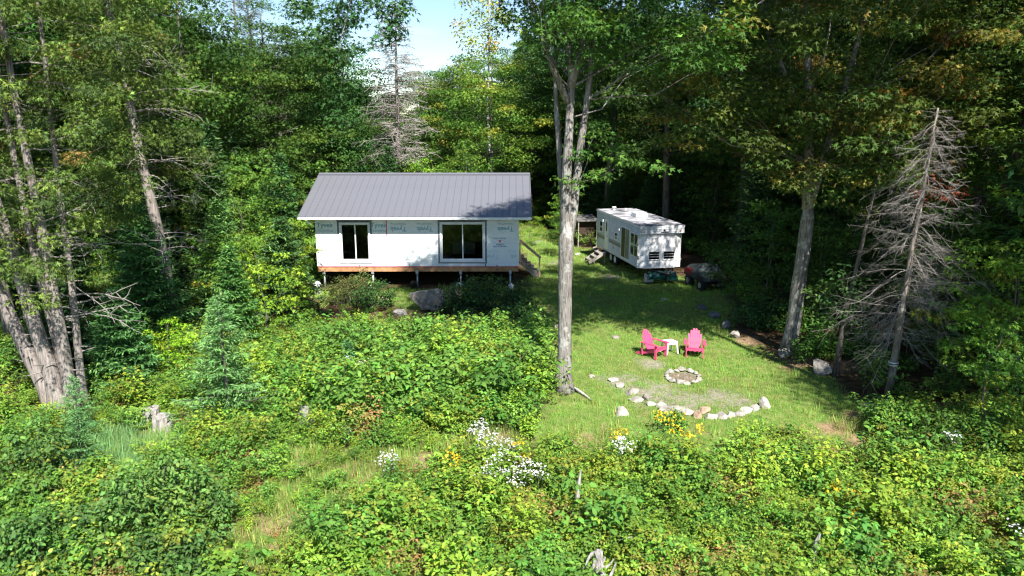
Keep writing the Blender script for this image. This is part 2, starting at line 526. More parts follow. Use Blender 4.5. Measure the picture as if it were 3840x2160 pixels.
def make_ground():
    xs = np.concatenate([[-900, -300, -120, -70, -50], np.arange(-40, -14, 1.0), np.arange(-14, 14, .2), np.arange(14, 41, 1.0), [50, 70, 120, 300, 900]])
    ys = np.concatenate([[-60, -20, -5], np.arange(0, 10, 1.0), np.arange(10, 42, .2), np.arange(42, 80, 1.0), [90, 120, 200, 400, 1200]])
    X, Y = np.meshgrid(xs, ys)
    Z = gz(np.clip(X, -80, 60), np.clip(Y, -5, 130))
    nx, ny = len(xs), len(ys)
    V = np.stack([X, Y, Z], -1).reshape(-1, 3)
    i = np.arange(nx * ny).reshape(ny, nx)
    F = np.stack([i[:-1, :-1], i[:-1, 1:], i[1:, 1:], i[1:, :-1]], -1).reshape(-1, 4)
    me = bpy.data.meshes.new('ground')
    me.vertices.add(len(V)); me.vertices.foreach_set('co', V.astype(np.float32).ravel())
    me.loops.add(F.size); me.loops.foreach_set('vertex_index', F.ravel().astype(np.int32))
    me.polygons.add(len(F)); me.polygons.foreach_set('loop_start', np.arange(0, F.size, 4, dtype=np.int32))
    me.update(calc_edges=True)
    ca = me.color_attributes.new('cover', 'FLOAT_COLOR', 'POINT')
    C = np.ones((len(V), 4), np.float32)
    lw = lawn_mask(V[:, 0], V[:, 1])
    brush = (V[:, 1] < 20) & (np.abs(V[:, 0]) < 12)
    C[:, 0] = np.maximum(lw, .45 * brush)
    C[:, 1] = spots(V[:, 0], V[:, 1], GRAVEL)
    C[:, 2] = spots(V[:, 0], V[:, 1], STRAW)
    ca.data.foreach_set('color', C.ravel())
    me.polygons.foreach_set('use_smooth', [True] * len(me.polygons))
    g = link('ground', me, M['ground'])
    tag(g, kind='structure', label='grassy clearing and leaf-littered forest floor')
    return g


make_ground()


# ------------------------------------------------------------------ cabin
def shift(me, org):
    me.transform(Matrix.Translation(-Vector(org)))
    return me


def wpart(mb, name, mat, parent, smooth=False, bevel=0.0, org=None):
    """a part built in world metres, hung on a thing whose empty stands at org"""
    me = shift(mb.mesh(name, smooth, bevel), org if org is not None else parent.location)
    return link(name, me, mat, parent)


def text_mesh(txt, size, bold=0.0, sx=1.0):
    cu = bpy.data.curves.new('print', 'FONT')
    cu.body = txt; cu.size = size; cu.align_x = 'CENTER'; cu.align_y = 'CENTER'
    cu.offset = bold; cu.extrude = 0.0008
    cu.resolution_u = 3
    ob = bpy.data.objects.new('print_tmp', cu)
    me = bpy.data.meshes.new_from_object(ob)
    bpy.data.objects.remove(ob); bpy.data.curves.remove(cu)
    if sx != 1.0:
        me.transform(Matrix.Diagonal((sx, 1, 1, 1)))
    return me


_text_cache = {}


def wall_text(txt, x, y, z, size, mat, parent, flip=False, bold=0.0, sx=1.0, name='lettering', rz=0.0, org=None):
    key = (txt, size, bold, sx, mat.name)
    if key not in _text_cache:
        _text_cache[key] = text_mesh(txt, size, bold, sx)
    o = link(name, _text_cache[key], mat, parent)
    o.rotation_euler = (Euler((R(90), 0, 0)).to_matrix() @ Euler((0, 0, math.pi if flip else 0)).to_matrix()).to_euler()
    o.location = Vector((x, y, z)) - Vector(org if org is not None else parent.location)
    return o


WX0, WX1, WY0, WY1 = -9.14, 0.32, 35.0, 42.6
FZ0, FZ1, WZ1 = 1.0, 1.25, 3.62
cabin = empty('cabin', (-4.41, 38.8, 0.2), 0, 'small unfinished cabin in white house wrap with grey metal roof on steel piles', 'cabin')
DOOR = (-8.03, -6.60, 1.47, 3.32)
WIND = (-3.36, -1.26, 1.49, 3.34)

mb = MB()
T = 0.15
# front wall in pieces round the two openings
xs = [WX0, DOOR[0], DOOR[1], WIND[0], WIND[1], WX1]
for a, b_ in ((xs[0], xs[1]), (xs[2], xs[3]), (xs[4], xs[5])):
    mb.box(a, b_, WY0, WY0 + T, FZ1, WZ1)
for (a, b_, c, d) in (DOOR, WIND):
    mb.box(a, b_, WY0, WY0 + T, FZ1, c); mb.box(a, b_, WY0, WY0 + T, d, WZ1)
mb.box(WX0, WX1, WY1 - T, WY1, FZ1, WZ1)
# gable ends
for x in (WX0, WX1 - T):
    mb.prism([(WY0 + T, FZ1), (WY1 - T, FZ1), (WY1 - T, WZ1), (38.8, WZ1 + 1.42), (WY0 + T, WZ1)], 'x', x, x + T)
wpart(mb, 'wall', M['house_wrap'], cabin)
# floor, rim joist, beams
wpart(MB().box(WX0 + T, WX1 - T, WY0 + T, WY1 - T, FZ1 - .02, FZ1 + .02), 'floor', M['interior'], cabin)
rim = MB(); rim.box(WX0 + .02, WX1 - .02, WY0 + .02, WY0 + .065, FZ0, FZ1)
wpart(rim, 'rim_joist', M['lumber'], cabin)
for y in (WY1 - .07,):
    wpart(MB().box(WX0 + .02, WX1 - .02, y, y + .045, FZ0, FZ1), 'rim_joist', M['lumber'], cabin)
for x in (WX0 + .02, WX1 - .065):
    wpart(MB().box(x, x + .045, WY0 + .07, WY1 - .075, FZ0, FZ1), 'rim_joist', M['lumber'], cabin)
wpart(MB().box(WX0 + .07, WX1 - .07, WY0 + .075, WY1 - .08, FZ0 + .06, FZ1 - .03), 'underfloor', M['interior'], cabin)
wpart(MB().box(WX0 + .01, WX1 - .01, WY0 - .006, WY0 + .014, FZ1 - .022, FZ1 + .006), 'bottom_tape', M['tape_red'], cabin)
# interior seen through the glass
wpart(MB().box(WX0 + .2, WX1 - .2, WY1 - .4, WY1 - .35, FZ1 + .03, WZ1 - .05), 'inner_wall', M['interior'], cabin)
wpart(MB().box(-3.0, -1.9, 38.1, 38.75, FZ1 + .03, FZ1 + .62), 'counter', M['interior_white'], cabin)
wpart(MB().box(WX0 + .2, WX1 - .2, WY0 + .2, WY1 - .3, WZ1 - .06, WZ1 - .02), 'ceiling_panel', M['interior'], cabin)


def slider(name, x0, x1, z0, z1, xm, label, screen_left):
    """a two-leaf white sliding unit, set in its opening"""
    f = 0.075
    fr = MB()
    y0, y1 = WY0 - .035, WY0 + .11
    fr.box(x0, x0 + f, y0, y1, z0, z1); fr.box(x1 - f, x1, y0, y1, z0, z1)
    fr.box(x0 + f, x1 - f, y0, y1, z1 - f, z1); fr.box(x0 + f, x1 - f, y0, y1, z0, z0 + f)
    fo = wpart(fr, name, M['white_vinyl'], cabin, bevel=.006)
    fo['label'] = label
    s = .045
    for k, (a, b_, yy) in enumerate(((x0 + f, xm + s / 2, WY0 + .02), (xm - s / 2, x1 - f, WY0 + .055))):
        sa = MB()
        sa.box(a, a + s, yy, yy + .03, z0 + f, z1 - f); sa.box(b_ - s, b_, yy, yy + .03, z0 + f, z1 - f)
        sa.box(a + s, b_ - s, yy, yy + .03, z1 - f - s, z1 - f); sa.box(a + s, b_ - s, yy, yy + .03, z0 + f, z0 + f + s)
        sash = link('sash', shift(sa.mesh('sash'), cabin.location), M['white_vinyl'], fo)
        gl = link('pane', shift(MB().box(a + s, b_ - s, yy + .012, yy + .018, z0 + f + s, z1 - f - s).mesh('pane'), cabin.location), M['glass'], fo)
    return fo


d_o = slider('door', *DOOR[:4], -7.30, 'narrow white sliding door with two dark panes', 0)
w_o = slider('window', *WIND[:4], -2.30, 'wide white sliding patio door with two dark panes', 1)
wpart(MB().box(DOOR[0] - .02, DOOR[1] + .06, WY0 - .05, WY0 - .004, DOOR[2] - .035, DOOR[2] - .004), 'door_sill', M['white_vinyl'], cabin)
wpart(MB().box(WIND[0] - .02, WIND[1] + .02, WY0 - .05, WY0 - .004, WIND[2] - .035, WIND[2] - .004), 'window_sill', M['white_vinyl'], cabin)
# flashing tape round the openings
for (x0, x1, z0, z1), full in ((DOOR, 0), (WIND, 1)):
    tp = MB()
    e = .09; y0, y1 = WY0 - .004, WY0 - .001
    tp.box(x0 - e, x1 + e, y0, y1, z1, z1 + e)
    lo = z0 - .1 if full else z1 - .55
    tp.box(x0 - e, x0, y0, y1, lo, z1); tp.box(x1, x1 + e, y0, y1, lo, z1)
    if full:
        tp.box(x0, x1, y0, y1, z0 - .1, z0 - .036)
    wpart(tp, 'flashing_tape', M['tape_grey'], cabin)
    bk = MB()
    bk.box(x0 - e - .03, x1 + e + .03, y0 - .004, y0 - .001, z1 + e - .02, z1 + e + .015)
    bk.bar((x0 - e - .11, y0 - .003, z1 + e + .09), (x0 - e, y0 - .003, z1 + e), .003, .035, up=(0, 1, 0))
    bk.bar((x1 + e + .0, y0 - .003, z1 + e - .01), (x1 + e + .05, y0 - .003, z1 + e + .05), .003, .06, up=(0, 1, 0))
    wpart(bk, 'tape_edge', M['tape_black'], cabin)
wpart(MB().box(-5.85, -5.81, WY0 - .004, WY0 - .001, FZ1 + 1.45, WZ1), 'red_tape', M['tape_red'], cabin)
for (x, z, w, h) in ((-4.83, 1.21, .025, .2), (-1.26, 1.28, .03, .1), (-.73, 1.29, .05, .025)):
    wpart(MB().box(x, x + w, WY0 - .03, WY0 - .008, z - .02, z + h), 'strap', M['tape_black'] if z > 1.25 else M['lumber_grey'], cabin)
# printing on the wrap: upright on the short sheet, upside down on the long ones
yt = WY0 - .003
TY, HW = 'Tyvek', 'HomeWrap'
for x in (-8.69, -6.19):
    wall_text(TY, x, yt, 3.19, .30, M['print_blue'], cabin, False, .007, 1.02)
    wall_text(HW, x + .03, yt, 2.93, .145, M['print_blue'], cabin, False, 0, 1.0)
for x in (-5.28, -4.05, -.30):
    wall_text(HW, x, yt, 3.25, .15, M['print_blue'], cabin, True, .001, 1.0)
    wall_text(TY, x, yt, 3.02, .30, M['print_blue'], cabin, True, .007, 1.02)
for x in (-4.62, -3.86, -.98, -.06):
    if x == -3.86:
        wall_text('ek', -3.68, yt, 1.72, .30, M['print_faint'], cabin, True, .005, 1.02)
        wall_text('Wrap', -3.67, yt, 1.96, .15, M['print_faint'], cabin, True, 0, 1.0)
        continue
    if x == -.06:
        wall_text('ek', .07, yt, 1.72, .30, M['print_faint'], cabin, True, .005, 1.02)
        wall_text('Wrap', .0, yt, 1.96, .15, M['print_faint'], cabin, True, 0, 1.0)
        continue
    wall_text(TY, x, yt, 1.72, .30, M['print_faint'], cabin, True, .005, 1.02)
    wall_text(HW, x + .02, yt, 1.96, .15, M['print_faint'], cabin, True, 0, 1.0)
for x in (-9.1 + .35, -6.25):
    wall_text('HOMEWRAP', x, yt, 3.46, .055, M['print_red'], cabin, False, 0, 1.2)
for x, mat in ((-.56, M['print_dark']),):
    wall_text('705-457-2510', x, yt, 2.58, .10, mat, cabin, True, .002, 1.0)
    wall_text('LUMBER', x, yt, 2.30, .10, mat, cabin, True, .004, 1.05)
    wall_text('HALIBURTON', x - .02, yt, 2.20, .10, mat, cabin, True, .004, 1.0)
for x, m_ in ((-.56, M['print_red']), (-5.33, M['print_red']), (-4.1, M['print_red'])):
    z = 2.44
    em = MB()
    em.add([(x - .06, yt, z + .04), (x + .06, yt, z + .04), (x + .06, yt, z - .03), (x, yt, z - .075), (x - .06, yt, z - .03)], [(0, 1, 2, 3, 4)])
    em.add([(x - .17, yt, z + .06), (x + .17, yt, z + .06), (x + .17, yt, z + .048), (x - .17, yt, z + .048)], [(0, 1, 2, 3)])
    wpart(em, 'emblem', M['print_red'] if x > -1 else M['print_faint'], cabin)

# roof: standing-seam panels on both slopes, ridge cap, white drip edge, soffit
RX0, RX1 = -9.74, 0.88
EY, EZ, RY, RZ = 34.45, 3.62, 38.8, 5.27
NP = 32
pw = (RX1 - RX0) / NP
sl = math.hypot(RY - EY, RZ - EZ)
ang = math.atan2(RZ - EZ, RY - EY)
pan = MB()
pan.box(0, pw - .002, 0, sl, -.012, 0)
pan.add([(pw - .030, 0, 0), (pw - .022, 0, .026), (pw - .010, 0, .026), (pw - .002, 0, 0), (pw - .030, sl, 0), (pw - .022, sl, .026), (pw - .010, sl, .026), (pw - .002, sl, 0)],
        [(0, 1, 5, 4), (1, 2, 6, 5), (2, 3, 7, 6), (0, 3, 2, 1), (4, 5, 6, 7)])
pan_me = pan.mesh('roof_panel')
for k in range(NP):
    o = link('roof_panel', pan_me, M['roof_metal'], cabin)
    o.location = Vector((RX0 + k * pw, EY, EZ + .03)) - cabin.location
    o.rotation_euler = (ang, 0, 0)
    o2 = link('roof_panel', pan_me, M['roof_metal'], cabin)
    o2.location = Vector((RX0 + (k + 1) * pw, 2 * RY - EY, EZ + .03)) - cabin.location
    o2.rotation_euler = Euler((ang, 0, math.pi), 'XYZ')
rc = MB()
rc.add([(RX0 - .03, RY - .2, RZ - .005), (RX0 - .03, RY, RZ + .08), (RX0 - .03, RY + .2, RZ - .005), (RX1 + .03, RY - .2, RZ - .005), (RX1 + .03, RY, RZ + .08), (RX1 + .03, RY + .2, RZ - .005)],
       [(0, 1, 4, 3), (1, 2, 5, 4), (0, 2, 1), (3, 4, 5), (0, 3, 5, 2)])
wpart(rc, 'ridge_cap', M['roof_metal'], cabin)
for xa, xb in ((RX0 - .03, RX0 + .0), (RX1, RX1 + .03)):
    for s_ in (1, -1):
        e0 = RY + s_ * (EY - RY)
        wpart(MB().add([(xa, e0, EZ + .045), (xb, e0, EZ + .045), (xb, RY + s_ * -.2, RZ - .02), (xa, RY + s_ * -.2, RZ - .02), (xa, e0, EZ - .1), (xb, e0, EZ - .1), (xb, RY + s_ * -.2, RZ - .17), (xa, RY + s_ * -.2, RZ - .17)],
                       [(0, 1, 2, 3), (4, 5, 6, 7), (0, 1, 5, 4), (2, 3, 7, 6), (0, 3, 7, 4), (1, 2, 6, 5)]), 'rake_trim', M['roof_metal'], cabin)
for s_ in (1, -1):
    y = EY if s_ == 1 else 2 * RY - EY
    ya, yb = (y - .09, y + .02) if s_ == 1 else (y - .02, y + .09)
    gt = MB().prism([(ya, EZ - .09), (yb, EZ - .11), (yb, EZ + .005), (yb - .012 * s_, EZ + .005), (yb - .012 * s_, EZ - .095), (ya + .012 * s_, EZ - .08), (ya + .012 * s_, EZ + .0), (ya, EZ + .0)] if s_ == 1 else
                    [(ya, EZ - .11), (yb, EZ - .09), (yb, EZ), (ya, EZ)], 'x', RX0 - .02, RX1 + .02)
    wpart(gt, 'gutter', M['white_metal'], cabin)
    wpart(MB().box(RX0 + .02, RX1 - .02, (y + .03) if s_ == 1 else WY1, WY0 if s_ == 1 else (y - .03), EZ - .12, EZ - .10), 'soffit', M['white_metal'], cabin)
el_ = MB(); el_.tube([(-9.42, 34.5, 3.50), (-9.40, 34.55, 3.40), (-9.33, 34.75, 3.32), (-9.28, 34.9, 3.29), (-9.26, 34.93, 3.20)], .045, 8)
wpart(el_, 'downspout_elbow', M['white_metal'], cabin, smooth=True)
# helical piles with brackets, three rows
for j, y in enumerate((35.12, 38.8, 42.4)):
    for i, x in enumerate((-8.85, -6.56, -4.47, -2.42, -.08)):
        p = MB(); p.tube([(x, y, .02), (x, y, FZ0 - .12)], .045, 10)
        po = wpart(p, 'pile', M['galv'], cabin, smooth=True)
        br = MB(); br.box(x - .06, x + .06, y - .06, y + .06, FZ0 - .12, FZ0 - .105); br.box(x - .06, x + .06, y - .115, y - .105, FZ0 - .12, FZ0 + .06)
        link('bracket', shift(br.mesh('bracket'), cabin.location), M['galv'], po)
# steps down from the end door, with a sloping handrail
st = empty('wooden_steps', (0.85, 38.0, 0.2), 0, 'grey wooden steps with a handrail against the end of the cabin', 'steps')
for k in range(6):
    x = .40 + k * .17; z = 1.22 - k * .175
    wpart(MB().box(x, x + .21, 37.55, 38.45, z - .04, z), 'tread', M['lumber_grey'], st)
for y in (37.5, 38.46):
    s_ = MB(); s_.bar((.36, y + .02, 1.08), (1.42, y + .02, 0.10), .04, .24)
    wpart(s_, 'stringer', M['lumber_grey'], st)
wpart(MB().bar((.36, 37.46, 2.12), (1.44, 37.46, 1.20), .05, .13), 'handrail', M['lumber_new'], st)
wpart(MB().box(1.34, 1.42, 37.42, 37.50, .1, 1.24), 'newel_post', M['lumber_new'], st)
wpart(MB().box(.36, .43, 37.42, 37.50, 1.0, 2.1), 'newel_post', M['lumber_new'], st)


# crumpled plastic wrapped on the pile feet
def crumple(name, loc, r, h, mat, label, cat, group=None, seed=0):
    rg = np.random.default_rng(seed)
    bm = bmesh.new()
    bmesh.ops.create_icosphere(bm, subdivisions=3, radius=1)
    for v in bm.verts:
        n = noise.fractal(v.co * 2.3 + Vector((seed, 0, 0)), 1, 2, 4)
        k = 1 + .45 * n
        v.co = Vector((v.co.x * r * k, v.co.y * r * k, (v.co.z * .5 + .5) * h * (1 + .2 * n)))
    me = bpy.data.meshes.new(name); bm.to_mesh(me); bm.free()
    o = link(name, me, mat)
    o.location = loc
    return tag(o, label, cat, group)


crumple('plastic_wrapping', G(-9.05, 34.55), .15, .42, M['plastic_bag'], 'crumpled white plastic below the cabin corner farthest from the steps', 'plastic wrap', 'plastic wrapping by the pile feet', 1)
crumple('plastic_wrapping', G(-6.65, 34.6), .12, .4, M['plastic_bag'], 'white plastic wrapping by the pile under the narrow sliding door', 'plastic wrap', 'plastic wrapping by the pile feet', 2)
crumple('plastic_wrapping', G(-2.45, 34.5), .14, .32, M['plastic_bag'], 'white plastic wrapping by the pile under the wide sliding door', 'plastic wrap', 'plastic wrapping by the pile feet', 3)
crumple('plastic_wrapping', G(-.05, 34.55), .12, .34, M['plastic_bag'], 'white plastic wrapping by the pile nearest the wooden steps', 'plastic wrap', 'plastic wrapping by the pile feet', 4)
crumple('plastic_sack', G(-4.6, 34.6), .15, .38, M['black'], 'small black plastic sack by the middle cabin pile', 'sack', None, 5)

# ------------------------------------------------------------------ park trailer
TZ = 0.12
tr = empty('travel_trailer', (6.29, 37.1, TZ), R(10.6), 'white lap-sided park trailer with grey stripe parked on the lawn by the dark woods', 'trailer')
TW, TL, B0, B1 = 2.28, 7.2, .62, 2.72
yb0 = .30
box_ = MB(); box_.box(0, TW, yb0, TL, B0, B1)
box_.build('body', M['siding'], tr)
MB().box(-.02, TW + .02, -.12, TL + .03, B1, B1 + .05).build('roof', M['trailer_roof'], tr, bevel=.012)
MB().box(-.028, TW + .028, -.13, TL + .04, B1 - .05, B1 + .01).build('roof_trim', M['white_metal'], tr)
# front: smooth angled panels below, overhanging cap above
fr = MB(); fr.prism([(0.001, yb0), (0.001, .20), (.42, .0), (TW - .42, .0), (TW - .001, .20), (TW - .001, yb0)], 'z', B0 - .02, B1 - .36)
fr.build('front_panel', M['trailer_front'], tr)
cap = MB(); cap.prism([(yb0, B1 - .36), (-.10, B1 - .36), (-.12, B1 - .06), (yb0, B1 - .06)], 'x', -.012, TW + .012)
cap.build('front_cap', M['siding'], tr)
MB().box(0, TW, .0, yb0, B1 - .40, B1 - .362).build('cap_underside', M['white_metal'], tr)
for x in (.18, TW - .22):
    MB().box(x, x + .07, -.135, -.112, B1 - .27, B1 - .22).build('marker_light', M['amber'], tr)
em = MB(); em.tube([(TW * .54, -.118, B1 - .2), (TW * .54, -.128, B1 - .2)], .05, 10)
em.build('emblem', M['black'], tr)
MB().box(TW * .47, TW * .65, -.122, -.114, B1 - .315, B1 - .29).build('emblem', M['black'], tr)
for x0 in (.50, 1.28):
    x1 = x0 + .56
    MB().box(x0, x1, -.03, -.001, B1 - 1.24, B1 - .42).build('shutter_panel', M['trailer_front'], tr)
    MB().box(x0, x1, -.045, -.031, B1 - .50, B1 - .42).build('awning_roller', M['stripe'], tr)
    wf = MB(); y0, y1 = -.05, -.001; z0, z1 = B1 - 1.70, B1 - 1.245
    wf.box(x0 - .03, x0 + .01, y0, y1, z0, z1); wf.box(x1 - .01, x1 + .03, y0, y1, z0, z1); wf.box(x0 + .01, x1 - .01, y0, y1, z0, z0 + .035); wf.box(x0 + .01, x1 - .01, y0, y1, z1 - .035, z1)
    wo = wf.build('front_window', M['white_metal'], tr)
    for k in range(3):
        zz = z0 + .04 + k * .128
        pn = MB(); pn.bar((x0 + .012, -.038 + .0, zz + .06), (x1 - .012, -.038, zz + .06), .006, .118, up=(0, -.25, 1)); link('louvre_pane', pn.mesh('louvre_pane'), M['glass'], wo)
        lf = MB(); lf.box(x0 + .012, x1 - .012, -.046, -.030, zz + .118, zz + .132); link('louvre_frame', lf.mesh('louvre_frame'), M['white_metal'], wo)
    MB().box(x0 + .012, x1 - .012, -.012, -.004, z0 + .036, z1 - .036).build('dark_backing', M['black'], tr)  # black sheet behind the louvres stands in for the unlit inside
MB().box(.02, TW - .02, .0, .02, B0 - .02 + .42, B0 + .41).build('panel_seam', M['white_metal'], tr)


def side_y(zx):          # along the side: from the front corner (0) to the back
    t = (822 - zx) / 497.0
    return TL * t * (1 - .14 * (1 - t))


def side_box(a, b, z0, z1, out, name, mat, parent=tr, inn=.0):
    y0, y1 = sorted((side_y(a), side_y(b)))
    mb_ = MB().box(-out, -.001 - inn, y0, y1, z0, z1)
    return link(name, mb_.mesh(name), mat, parent)


def side_window(a, b, z0, z1, label=None, cols=1, curtain=False):
    y0, y1 = sorted((side_y(a), side_y(b))); f = .05
    w = MB()
    w.box(-.03, -.001, y0, y0 + f, z0, z1); w.box(-.03, -.001, y1 - f, y1, z0, z1); w.box(-.03, -.001, y0 + f, y1 - f, z0, z0 + f); w.box(-.03, -.001, y0 + f, y1 - f, z1 - f, z1)
    zm = (z0 + z1) / 2
    w.box(-.028, -.001, y0 + f, y1 - f, zm - .02, zm + .02)
    for c in range(1, cols):
        ym = y0 + (y1 - y0) * c / cols
        w.box(-.029, -.001, ym - .025, ym + .025, z0 + f, z1 - f)
    wo = link('side_window', w.mesh('side_window'), M['white_metal'], tr)
    for z_a, z_b in ((z0 + f, zm - .02), (zm + .02, z1 - f)):
        for c in range(cols):
            ya = y0 + f + (y1 - y0 - 2 * f) * c / cols + .004; yb_ = y0 + f + (y1 - y0 - 2 * f) * (c + 1) / cols - .004
            p = MB().box(-.016, -.012, ya, yb_, z_a, z_b)
            link('pane', p.mesh('pane'), M['glass'], wo)
    link('dark_backing', MB().box(-.006, -.002, y0 + f, y1 - f, z0 + f, z1 - f).mesh('dark_backing'), M['curtain'] if curtain else M['black'], wo)  # flat sheet behind the panes, black in place of the unlit room
    return wo


side_window(398, 362, 1.55, 2.20)
side_window(574, 541, 1.50, 1.92)
side_window(812, 724, 1.10, 2.30, cols=2)
# entrance door near the back
d1 = side_box(468, 428, .72, 2.42, .035, 'door', M['white_metal'])
link('door_window', MB().box(-.042, -.036, side_y(456), side_y(443), 1.75, 2.25).mesh('door_window'), M['black'], d1)
link('handle', MB().box(-.07, -.036, side_y(464), side_y(461), 1.45, 1.55).mesh('handle'), M['galv'], d1)
# sliding glass door with olive curtains
sd = side_box(718, 616, .72, 2.42, .03, 'sliding_door', M['white_metal'])
link('pane', MB().box(-.036, -.031, side_y(664), side_y(624), .80, 2.34).mesh('pane'), M['black'], sd)
link('curtain', MB().box(-.036, -.031, side_y(712), side_y(668), .80, 2.34).mesh('curtain'), M['curtain'], sd)
for q in range(7):
    yq = side_y(712) + (side_y(668) - side_y(712)) * (q + .5) / 7
    link('curtain_fold', MB().box(-.044, -.037, yq - .012, yq + .012, .82, 2.32).mesh('curtain_fold'), M['curtain'], sd)
side_box(614, 472, 1.18, 1.42, .006, 'stripe', M['stripe'])
side_box(426, 326, 1.18, 1.42, .006, 'stripe', M['stripe'])
side_box(614, 472, 1.25, 1.30, .009, 'stripe', M['stripe_dark'])
side_box(426, 326, 1.25, 1.30, .009, 'stripe', M['stripe_dark'])
for zx, z in ((420, 2.22), (612, 2.10)):
    MB().box(-.14, -.001, side_y(zx) - .06, side_y(zx) + .06, z, z + .13).build('porch_lamp', M['lens_clear'], tr, bevel=.02)
for zx, z, w in ((712, 1.25, .06), (815, 1.05, .09), (532, .98, .04), (335, 1.05, .05), (512, 1.85, .07)):
    MB().box(-.02, -.001, side_y(zx) - w, side_y(zx) + w, z, z + w * 2.2).build('vent', M['stripe_dark'] if w != .07 else M['white_metal'], tr)
# slide-out room on the far side
so = MB(); so.box(TW + .001, TW + .55, 1.6, 5.2, B0 + .1, B1 - .15)
so.build('slide_out', M['siding'], tr)
MB().box(TW + .05, TW + .5, 1.59, 1.599, 1.18, 1.42).build('stripe', M['stripe'], tr)
# roof furniture
ac = MB(); ac.prism([(-.32, 0), (-.28, .22), (.30, .24), (.36, .12), (.36, 0)], 'y', 3.0, 3.85)
aco = ac.build('air_conditioner', M['white_metal'], tr, bevel=.03)
aco.location = (TW * .52, 0, B1 + .052)
v1 = MB(); v1.tube([(TW * .35, 6.5, B1 + .05), (TW * .35, 6.5, B1 + .18)], .07, 10); v1.tube([(TW * .35, 6.5, B1 + .18), (TW * .35, 6.5, B1 + .24)], .12, 10)
v1.build('roof_vent', M['white_metal'], tr)
v2 = MB(); v2.tube([(TW * .62, 6.3, B1 + .05), (TW * .62, 6.3, B1 + .16)], .05, 8)
v2.build('roof_vent', M['white_metal'], tr)
v3 = MB(); v3.box(TW * .25, TW * .38, 2.0, 2.25, B1 + .05, B1 + .10); v3.tube([(TW * .42, 1.9, B1 + .05), (TW * .42, 1.9, B1 + .19)], .03, 8)
v3.build('roof_vent', M['white_metal'], tr)
# running gear and frame
for x in (.14, TW - .34):
    for y in (4.1, 4.85):
        w_ = MB(); w_.tube([(x, y, .33), (x + .2, y, .33)], .33, 20)
        wo = w_.build('wheel', M['rubber'], tr)
        h_ = MB(); h_.tube([(x - .012, y, .33), (x + .212, y, .33)], .18, 14)
        link('hub', h_.mesh('hub'), M['white_metal'], wo)
ch = MB()
for x in (.45, TW - .53):
    ch.box(x, x + .08, -.05, TL - .1, B0 - .2, B0 - .03)
ch.build('chassis', M['black'], tr)
MB().box(.30, TW - .25, .5, TL - .2, B0 - .12, B0 - .001).build('underbelly', M['black'], tr)
hit = MB(); hit.bar((.49, .0, B0 - .12), (TW / 2, -1.0, B0 - .16), .07, .1); hit.bar((TW - .49, .0, B0 - .12), (TW / 2, -1.0, B0 - .16), .07, .1)
hit.tube([(TW / 2, -.85, .0), (TW / 2, -.85, B0 - .1)], .04, 8); hit.box(TW / 2 - .06, TW / 2 + .06, -1.15, -.95, B0 - .2, B0 - .1)
hit.build('hitch', M['black'], tr)


def trp(x, y, z):      # trailer metres to world
    c, s = math.cos(R(10.6)), math.sin(R(10.6))
    return (6.29 + x * c - y * s, 37.1 + x * s + y * c, TZ + z)


def block_stack(x, y, label, n=2):
    o = empty('concrete_block', trp(x, y, 0), R(10.6), label, 'concrete block', 'blocks under the trailer nose')
    for k in range(n):
        b = MB()
        w, d, h = .40, .20, .19
        z = k * .195
        b.box(-w / 2, w / 2, -d / 2, -d / 2 + .035, z, z + h); b.box(-w / 2, w / 2, d / 2 - .035, d / 2, z, z + h)
        for q in (-w / 2, -.018, w / 2 - .036):
            b.box(q, q + .036, -d / 2 + .035, d / 2 - .035, z, z + h)
        b.build('block', M['concrete'], o)
    return o


block_stack(.42, -.35, 'grey concrete blocks under the trailer nose on the cabin side')
block_stack(1.62, -.25, 'grey concrete blocks under the trailer nose on the quad bike side')
# green tarp heaped on the hitch
def tarp():
    nx, ny = 26, 12
    V = []
    for j in range(ny):
        for i in range(nx):
            u, v = i / (nx - 1), j / (ny - 1)
            x = .30 + u * 1.5; y = -.75 + v * .62
            n = noise.fractal(Vector((x * 3.2, y * 3.2, .5)), 1, 2, 4)
            z = .40 + .16 * n - .20 * abs(u - .5) ** 2 * 2 + .14 * math.sin(v * 3.0) - (.18 if j == 0 else 0)
            V.append((x, y, z))
    F = [(j * nx + i, j * nx + i + 1, (j + 1) * nx + i + 1, (j + 1) * nx + i) for j in range(ny - 1) for i in range(nx - 1)]
    m_ = MB().add(V, F)
    me = m_.mesh('tarp', True)
    o = link('tarp', me, M['tarp_green'])
    so_ = o.modifiers.new('thick', 'SOLIDIFY'); so_.thickness = .008
    o.location = trp(0, 0, 0); o.rotation_euler = (0, 0, R(10.6))
    tag(o, 'rumpled dark green tarp heaped on the trailer hitch', 'tarp')


tarp()
# timber steps at the trailer's back door
ts = empty('entry_steps', trp(-.75, side_y(448), 0), R(10.6), 'small raw timber steps at the back door of the trailer', 'steps')
for k in range(3):
    MB().box(-.35 + k * .26, -.02 + k * .26, -.45, .45, .16 + k * .19, .20 + k * .19).build('tread', M['lumber_grey'], ts)
for y in (-.48, .44):
    b = MB(); b.bar((-.4, y + .02, .06), (.55, y + .02, .62), .04, .16); b.bar((.5, y + .02, .0), (.5, y + .02, .6), .06, .06); b.bar((-.1, y + .02, .0), (-.1, y + .02, .3), .06, .06)
    b.build('stringer', M['lumber_grey'], ts)
